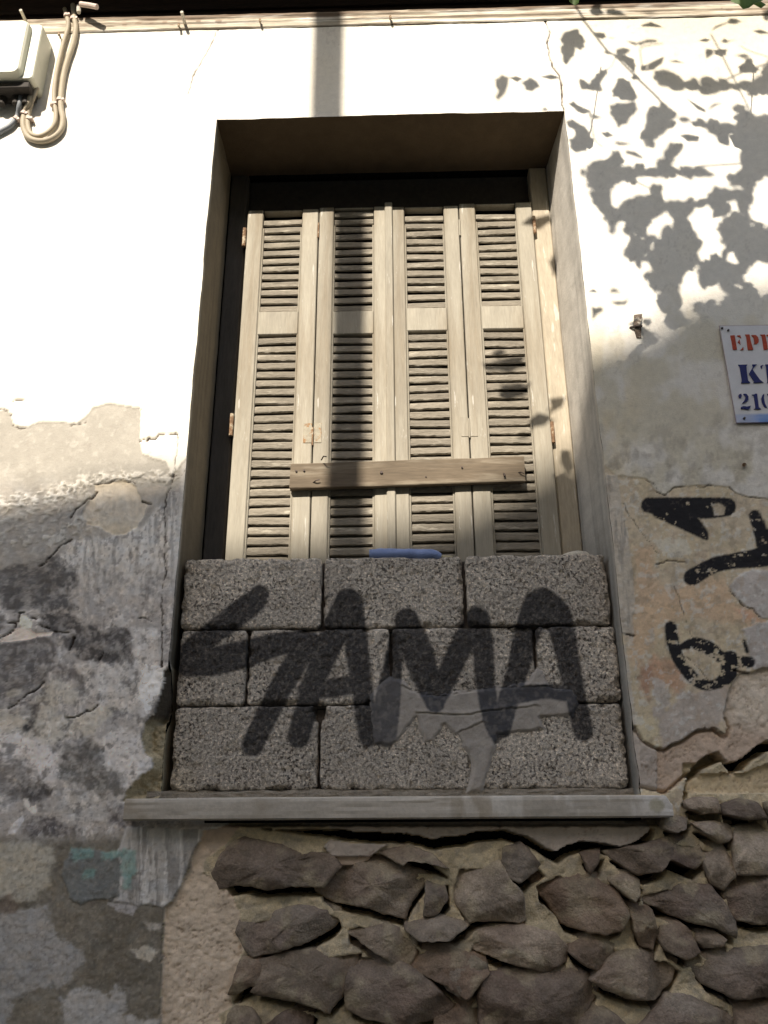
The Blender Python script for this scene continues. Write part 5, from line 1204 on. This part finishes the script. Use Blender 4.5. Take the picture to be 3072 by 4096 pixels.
SINGLE = [lz1(q) for q in (
 [(75,300),(100,250),(140,235),(170,225),(200,215),(225,225),(240,260),(255,280),(275,310),(270,360),(245,385),(215,375),(205,350),(195,380),(185,430),(150,460),(125,495),(95,460),(80,400),(80,345),(105,350),(100,335)],
 [(300,110),(345,65),(400,70),(385,100),(420,130),(360,140),(320,130)], [(430,100),(480,90),(540,110),(600,145),(500,140),(430,130)],
 [(695,190),(770,165),(820,185),(865,210),(770,205),(700,205)], [(1225,240),(1260,200),(1350,170),(1345,182),(1270,215)], [(1345,170),(1370,140),(1420,145),(1465,165),(1420,185),(1360,182)],
 [(320,250),(370,245),(420,250),(430,280),(400,300),(350,280)], [(430,285),(470,285),(520,278),(470,295)], [(580,310),(660,325),(660,355),(600,325)], [(660,325),(740,300),(820,300),(810,325),(720,330),(680,350)],
 [(690,500),(740,490),(740,540),(690,540)], [(740,490),(800,460),(870,430),(850,490),(790,530),(740,540)], [(900,465),(960,455),(1025,480),(960,475)],
 [(500,380),(560,360),(615,375),(600,400),(570,420),(530,450),(495,430)], [(530,450),(570,420),(640,450),(655,500),(645,560),(610,520),(570,480)], [(400,395),(440,380),(490,420),(430,415)], [(610,590),(650,560),(690,600),(640,610)],
 [(435,520),(440,560),(400,610),(385,640),(405,690),(380,700),(320,690),(300,640),(310,610),(350,560),(380,530)], [(320,690),(240,685),(225,650),(220,600),(260,605),(300,640)],
 [(510,600),(560,590),(610,620),(640,680),(670,740),(640,770),(535,765),(520,740),(470,740),(465,690),(500,640)], [(500,780),(640,768),(665,790),(680,830),(650,870),(610,900),(590,950),(510,985),(490,920),(450,870),(445,800)],
 [(1440,550),(1430,510),(1460,490),(1490,450),(1540,450),(1560,510),(1600,530),(1570,560),(1480,560)], [(1400,420),(1480,410),(1530,440),(1480,450)], [(1620,110),(1659,80),(1700,120),(1659,165),(1625,150)],
 [(1180,400),(1190,370),(1250,380),(1240,415),(1190,450)], [(1250,380),(1300,370),(1350,375),(1340,420),(1300,430),(1250,412)], [(1125,310),(1180,290),(1225,300),(1190,320)], [(1300,320),(1330,290),(1350,310),(1415,305),(1340,330)],
 [(135,790),(175,765),(210,800),(280,830),(320,850),(260,870),(210,850)], [(290,870),(340,870),(410,895),(340,910)], [(120,920),(170,905),(220,940),(270,960),(300,1000),(240,1010),(185,985),(140,970)],
 [(190,1030),(185,985),(300,1000),(330,1060),(300,1100),(280,1150),(200,1165),(150,1120),(140,1060)], [(980,1030),(1050,1020),(1140,1040),(1130,1080),(1050,1080)], [(380,1010),(440,1000),(490,1030),(430,1050)], [(490,1070),(560,1080),(640,1090),(560,1110),(500,1100)],
 [(580,1140),(650,1150),(710,1190),(700,1210),(620,1180),(570,1170)], [(1030,740),(1110,790),(1180,830),(1190,860),(1120,830)], [(1190,850),(1240,790),(1320,780),(1240,820)], [(1540,235),(1600,225),(1690,260),(1600,262)], [(690,120),(760,112),(840,120),(760,130)])]
SINGLE += [lz2(q) for q in ([(280,890),(330,865),(370,895)], [(440,890),(480,855),(550,895),(480,900)], [(455,965),(520,955),(570,960),(625,930),(580,990),(510,990)], [(315,1000),(350,1010),(390,1000),(410,1030),(360,1060),(320,1110)],
 [(590,1130),(640,1110),(690,1130),(640,1150)], [(700,1120),(710,1090),(760,1090),(770,1120),(740,1150)])]
CR3 = [[(1070,170),(1085,160),(1100,165),(1098,185),(1090,205),(1075,222),(1068,212),(1078,198),(1070,188)], [(1100,168),(1115,164),(1130,170),(1118,178)], [(1125,178),(1145,165),(1160,175),(1168,188),(1150,198),(1135,195)], [(1165,165),(1190,160),(1212,168),(1190,172)], [(1168,238),(1178,230),(1185,240)]]
SINGLE += CR3
for P in SINGLE: add_leaf(wps(P, 0), 0, random.uniform(.75, 1.3))
SH = [([(1040,785),(1065,775),(1100,765),(1130,760),(1135,785),(1100,800),(1050,795)]), ([(1080,825),(1120,820),(1150,825),(1130,850),(1100,860),(1075,850)]), ([(1140,905),(1165,890),(1178,895),(1200,900),(1175,920),(1145,925)]), ([(1178,893),(1190,872),(1185,855),(1225,850),(1215,872)]), ([(1112,945),(1125,928),(1150,925),(1135,940)]), ([(1210,965),(1230,965),(1235,1000),(1225,1020),(1208,990)]), ([(1125,485),(1150,465),(1190,455),(1195,470),(1165,490)]), ([(1185,560),(1200,530),(1206,570),(1195,595)]), ([(1060,755),(1080,745),(1095,755),(1075,768)]), ([(1190,1020),(1215,1010),(1235,1030),(1225,1060),(1200,1050)])]
for P in SH: add_leaf(wps(P, .25), .25, random.uniform(1.38, 1.5))
MLEAF = [(1,1456.3,545.2,-3.43,89.0),(1,1595.1,662.2,-3.77,80.8),(2,1475.3,500.7,-3.29,90.1),(2,1315.3,372.0,-4.47,104.0),(2,1619.5,379.0,-2.0,95.3),(0,1630.1,527.9,-3.04,85.5),(2,1633.2,659.8,-3.76,89.3),(2,1446.8,622.7,-3.3,91.1),(2,1630.1,358.1,-2.71,104.1),(0,1604.2,519.2,-2.15,85.6),(2,1544.2,674.4,-4.31,83.8),(2,1403.9,453.1,-4.95,87.5),(2,1627.7,289.3,-4.41,69.7),(2,1584.2,590.0,-3.87,71.9),(2,1562.1,280.2,-1.68,64.6),(0,1542.6,584.9,-2.48,75.2),(2,1427.0,266.3,-2.74,81.6),(1,1643.6,303.0,-3.48,75.6),(2,1481.9,452.0,-2.61,64.0),(2,1431.1,574.2,-4.1,79.2),(1,1549.3,437.4,-3.34,52.6),(0,1376.1,489.7,-3.95,51.9),(0,1303.5,405.3,-2.35,49.5),(2,1606.2,432.9,-2.92,59.1),(2,1361.9,466.2,-3.31,53.4),(1,1447.8,656.5,-3.5,61.0),(1,1490.1,555.0,-4.17,50.2),(1,1356.0,458.6,-1.96,61.6),(2,1665.6,145.3,-2.96,50.1),(1,1623.8,273.6,-4.26,54.5),(1,1610.8,556.8,-3.25,50.0),(1,1526.5,702.3,-4.1,54.4),(2,1314.5,453.4,-4.37,54.5),(1,1487.6,527.8,-3.52,60.8),(1,1586.7,484.0,-3.74,52.0),(2,1582.6,422.5,-2.14,50.1),(0,1648.6,657.8,-4.52,56.5),(2,1419.1,426.3,-3.66,55.2),(1,1376.9,536.8,-2.67,55.1),(2,1425.2,608.2,-5.13,54.8),(2,1642.5,179.4,-2.01,62.4),(2,1402.6,281.6,-3.06,50.7),(0,1650.5,277.1,-1.96,61.3),(0,1607.7,259.9,-2.75,50.3),(2,1532.7,192.1,-4.61,50.6),(2,1459.9,173.6,-0.84,51.1),(1,1534.6,714.9,-3.13,49.6),(1,1651.3,350.4,-3.47,62.6),(1,1302.5,431.6,-3.82,49.8),(1,1460.3,682.8,-4.04,39.7),(2,1665.3,175.5,-3.56,44.1),(1,1435.1,361.6,-3.11,42.5),(2,1376.5,372.3,-4.22,37.4),(1,1456.1,451.0,-3.17,43.1),(1,1646.6,549.6,-3.8,42.5),(2,1327.6,347.7,-1.57,46.6),(0,1579.0,516.7,-4.33,48.0),(2,1443.3,338.9,-3.54,39.4),(0,1660.4,505.9,-1.56,40.6),(1,1658.9,685.5,-3.96,41.2),(2,1511.6,371.4,-4.55,47.7),(2,1495.4,184.9,-4.5,44.3),(1,1451.5,173.0,-4.48,39.5),(0,1323.0,469.5,-3.22,43.9),(2,1516.3,438.1,-5.07,40.2),(0,1641.7,189.7,-4.06,40.3),(1,1418.4,606.3,-3.09,47.2),(1,1570.7,610.5,-3.41,47.3),(0,1453.0,689.7,-4.28,40.7),(1,1442.2,505.9,-2.48,40.7),(1,1413.6,252.9,-2.6,45.9),(1,1615.0,629.0,-2.27,38.8),(1,1533.0,185.9,-4.56,45.8),(2,1394.9,728.1,-2.91,41.4),(1,1291.2,393.2,-1.92,46.9),(2,1405.2,370.9,-4.9,40.3),(0,1609.5,482.5,-3.39,46.0),(1,1557.0,452.2,-2.41,42.9),(1,1439.2,168.8,-4.64,41.1),(2,1613.8,186.3,-4.45,45.5),(2,1452.0,327.1,-3.25,45.7),(0,1273.7,377.2,-2.84,30.2),(0,1619.5,402.6,-3.33,33.4),(1,1407.3,550.5,-3.26,31.4),(0,1368.4,770.7,-3.47,27.2),(2,1448.2,269.6,-2.0,31.2),(1,1417.4,411.3,-2.95,32.1),(0,1490.5,574.7,-5.1,28.1),(1,1539.3,270.4,-2.87,29.2),(0,1664.9,197.2,-3.45,28.7),(0,1559.0,181.4,-2.9,28.3),(0,1668.4,311.7,-3.67,28.2),(1,1617.4,324.1,-3.32,30.7),(2,1557.4,301.8,-3.8,29.1),(0,1475.3,370.4,-1.98,27.4),(2,1359.5,785.0,-2.98,31.2),(1,1404.0,517.3,-5.26,31.7),(2,1665.5,556.7,-3.28,34.3),(2,1516.3,266.7,-3.97,34.0),(0,1563.5,495.6,-3.11,35.0),(0,1487.5,373.6,-3.62,31.9),(2,1457.5,369.7,-4.39,29.5),(2,1599.5,233.2,-1.6,27.2),(2,1673.2,648.8,-3.03,27.9),(0,1516.2,586.4,-2.84,30.5),(0,1664.7,532.3,-4.52,30.8),(0,1575.9,693.3,-3.53,33.0),(1,1396.6,435.5,-2.07,32.7),(2,1461.2,328.2,-2.59,30.8),(1,1565.4,184.7,-4.46,30.3),(2,1669.1,368.0,-2.89,32.2),(0,1403.9,307.1,-3.88,30.0),(1,1447.9,249.6,-2.51,28.6),(2,1342.4,785.6,-4.12,31.6),(2,1565.4,550.1,-3.08,31.2),(2,1476.9,691.9,-1.82,29.5),(1,1602.5,578.4,-1.19,28.3),(1,1499.6,183.0,-4.01,29.6),(1,1669.1,681.8,-3.42,29.2),(0,1365.2,385.1,-3.64,30.1),(0,1508.8,663.0,-3.45,30.8),(2,1533.1,651.8,-1.88,29.0),(2,1392.3,558.6,-4.68,32.3),(0,1638.7,492.7,-2.88,31.7),(1,1402.6,729.7,-2.22,28.8),(1,1609.7,338.9,-2.67,33.2),(0,1446.7,372.7,-4.12,31.8),(1,1564.7,300.8,-3.78,29.4),(1,1369.5,765.4,-2.34,29.1),(2,1478.2,258.0,-4.59,28.9),(1,1462.5,185.0,-4.2,30.1),(0,1329.7,337.2,-2.05,28.0),(0,1360.5,546.1,-4.52,32.1),(2,1377.8,754.7,-2.73,34.0),(2,1379.1,569.3,-3.47,28.4),(1,1520.5,608.4,-3.19,28.8),(1,1674.1,549.9,-3.58,21.5),(0,1652.4,255.4,-4.01,22.3),(0,1578.7,384.1,-3.94,22.8),(1,1654.8,154.5,-4.24,22.0),(1,1419.4,375.2,-2.26,24.1),(1,1391.7,291.6,-2.37,22.6),(1,1620.1,430.4,-3.47,23.5),(1,1592.2,235.4,-3.65,21.8),(1,1423.7,164.2,-4.46,25.6),(0,1636.2,693.6,-2.6,25.5),(1,1355.7,367.4,-3.35,23.4),(2,1369.3,786.3,-2.25,23.1),(0,1518.5,729.3,-2.27,22.1),(1,1433.8,233.9,-4.24,25.5),(0,1670.9,165.9,-3.97,20.7),(1,1472.9,590.7,-2.92,21.3),(0,1468.0,603.5,-3.6,20.7),(1,1507.6,529.2,-3.13,26.3),(1,1379.9,431.2,-3.36,24.6),(1,1671.9,257.5,-3.08,21.0),(0,1322.8,497.1,-3.06,21.9),(2,1503.0,267.9,-4.3,22.8),(0,1611.1,450.4,-3.15,24.3),(2,1257.5,372.3,-3.04,20.4),(2,1567.3,411.4,-4.37,24.3),(2,1585.7,187.3,-4.01,24.9),(1,1466.3,319.3,-3.12,23.5),(1,1672.7,339.8,-2.78,25.7),(1,1597.5,695.0,-3.72,25.4),(1,1538.3,734.3,-4.97,25.1),(1,1282.8,420.1,-3.49,22.4),(1,1546.4,412.9,-2.45,23.4),(0,1398.9,597.4,-3.99,21.7),(1,1448.8,697.9,-3.82,25.4),(0,1667.1,640.4,-3.42,26.0),(1,1625.3,199.3,-2.14,23.2),(1,1354.6,498.1,-3.52,22.2),(2,1352.1,777.9,-2.27,24.6),(1,1381.5,363.9,-3.14,26.2),(0,1398.0,478.9,-2.98,25.8),(2,1533.1,377.6,-4.74,24.6),(1,1389.8,715.0,-4.19,20.6),(0,1595.2,287.0,-4.22,25.4)]
def fill_mass():
    rnd = random.Random(3)
    for si, cx_, cy_, a, sz in MLEAF:
        shp = np.array((LOBE, HEART, OVAL)[si]); R_ = np.array([[math.cos(a), -math.sin(a)], [math.sin(a), math.cos(a)]])
        Q = (shp * [1, -1]) @ R_.T * sz + np.array([cx_, cy_]); add_leaf(wps([tuple(q) for q in Q], 0), 0, rnd.uniform(.85, 1.6))
fill_mass()
def stem(pts, t=1.0, r=.0035, dep=0):
    P = [shadow_to_vine(*wp(x, y, dep)[[0, 2]], dep, t) for x, y in pts]; MB().tube(spline(P, 4), r, 6).build('stem', M_STEM, VINE, True); return P
for P, r in (([(1090,-190),(1165,-80)] + lz1([(165,40),(300,210),(430,380),(500,430),(680,610),(860,790),(900,900)]), .0045), (lz1([(1225,260),(1310,420),(1400,600),(1520,840)]), .003), (lz1([(300,840),(320,960),(340,1060),(400,1120)]), .0025), (lz1([(500,430),(470,500),(440,530)]), .002),
             (lz2([(600,10),(660,50),(760,100)]), .003), (lz2([(790,1190),(850,1235),(1000,1290),(1100,1345)]), .002), (lz1([(860,330),(700,360),(690,420),(700,500)]), .002), (lz1([(1450,350),(1520,390),(1720,450)]), .002), ([(1750,120),(1650,140),(1560,175)], .003), ([(1760,330),(1640,350),(1500,360)], .003)):
    stem(P, 1.0, r)
hub = np.array([1.8, -1.0, 4.9])
MB().tube(spline([(2.3, -.10, -EYE), (2.35, -.12, .2), (2.25, -.14, 2.0), (2.3, -.2, 3.6), (2.2, -.5, 4.5), tuple(hub)], 8), [.05 - .0006 * i for i in range(41)], 10).build('trunk', M_STEM, VINE, True)
for e in (shadow_to_vine(*wp(1090, -190)[[0, 2]], 0, 1.0), shadow_to_vine(*wp(1750, 120)[[0, 2]], 0, 1.0), shadow_to_vine(*wp(1760, 330)[[0, 2]], 0, 1.0)):
    mid = (hub + e) / 2 + np.array([0.15, 0, .35]); MB().tube(spline([tuple(hub), tuple(mid), tuple(e)], 8), [.012 - .0006 * i for i in range(17)], 7).build('stem', M_STEM, VINE, True)
# two leaf tips that hang into the top right of the view
for P in ([(1568,-20),(1600,-26),(1640,-18),(1650,0),(1630,8),(1618,17),(1605,20),(1596,10),(1580,4)], [(1226,-14),(1240,-16),(1252,-10),(1250,6),(1242,12),(1230,4)], [(1625,8),(1640,2),(1655,10),(1644,18)]):
    t = .33; q = [tuple(wp(x, y, -t)) for x, y in P]; c = np.mean(q, 0)
    V = [tuple(p) for p in q] + [tuple(c + np.array([0, -.01, 0]))]; n = len(q)
    mesh_obj('leaf', V, [(i, (i + 1) % n, n) for i in range(n)], M_LEAF, VINE, True)
for x, y in ((1612, -12), (1240, -8)):
    p = wp(x, y, -.33); MB().tube([tuple(p), tuple(p + np.array([.03, .0, .12])), tuple(p + np.array([.09, .05, .30]))], .002, 6).build('stem', M_STEM, VINE, True)
print('leaves', NLEAF[0])
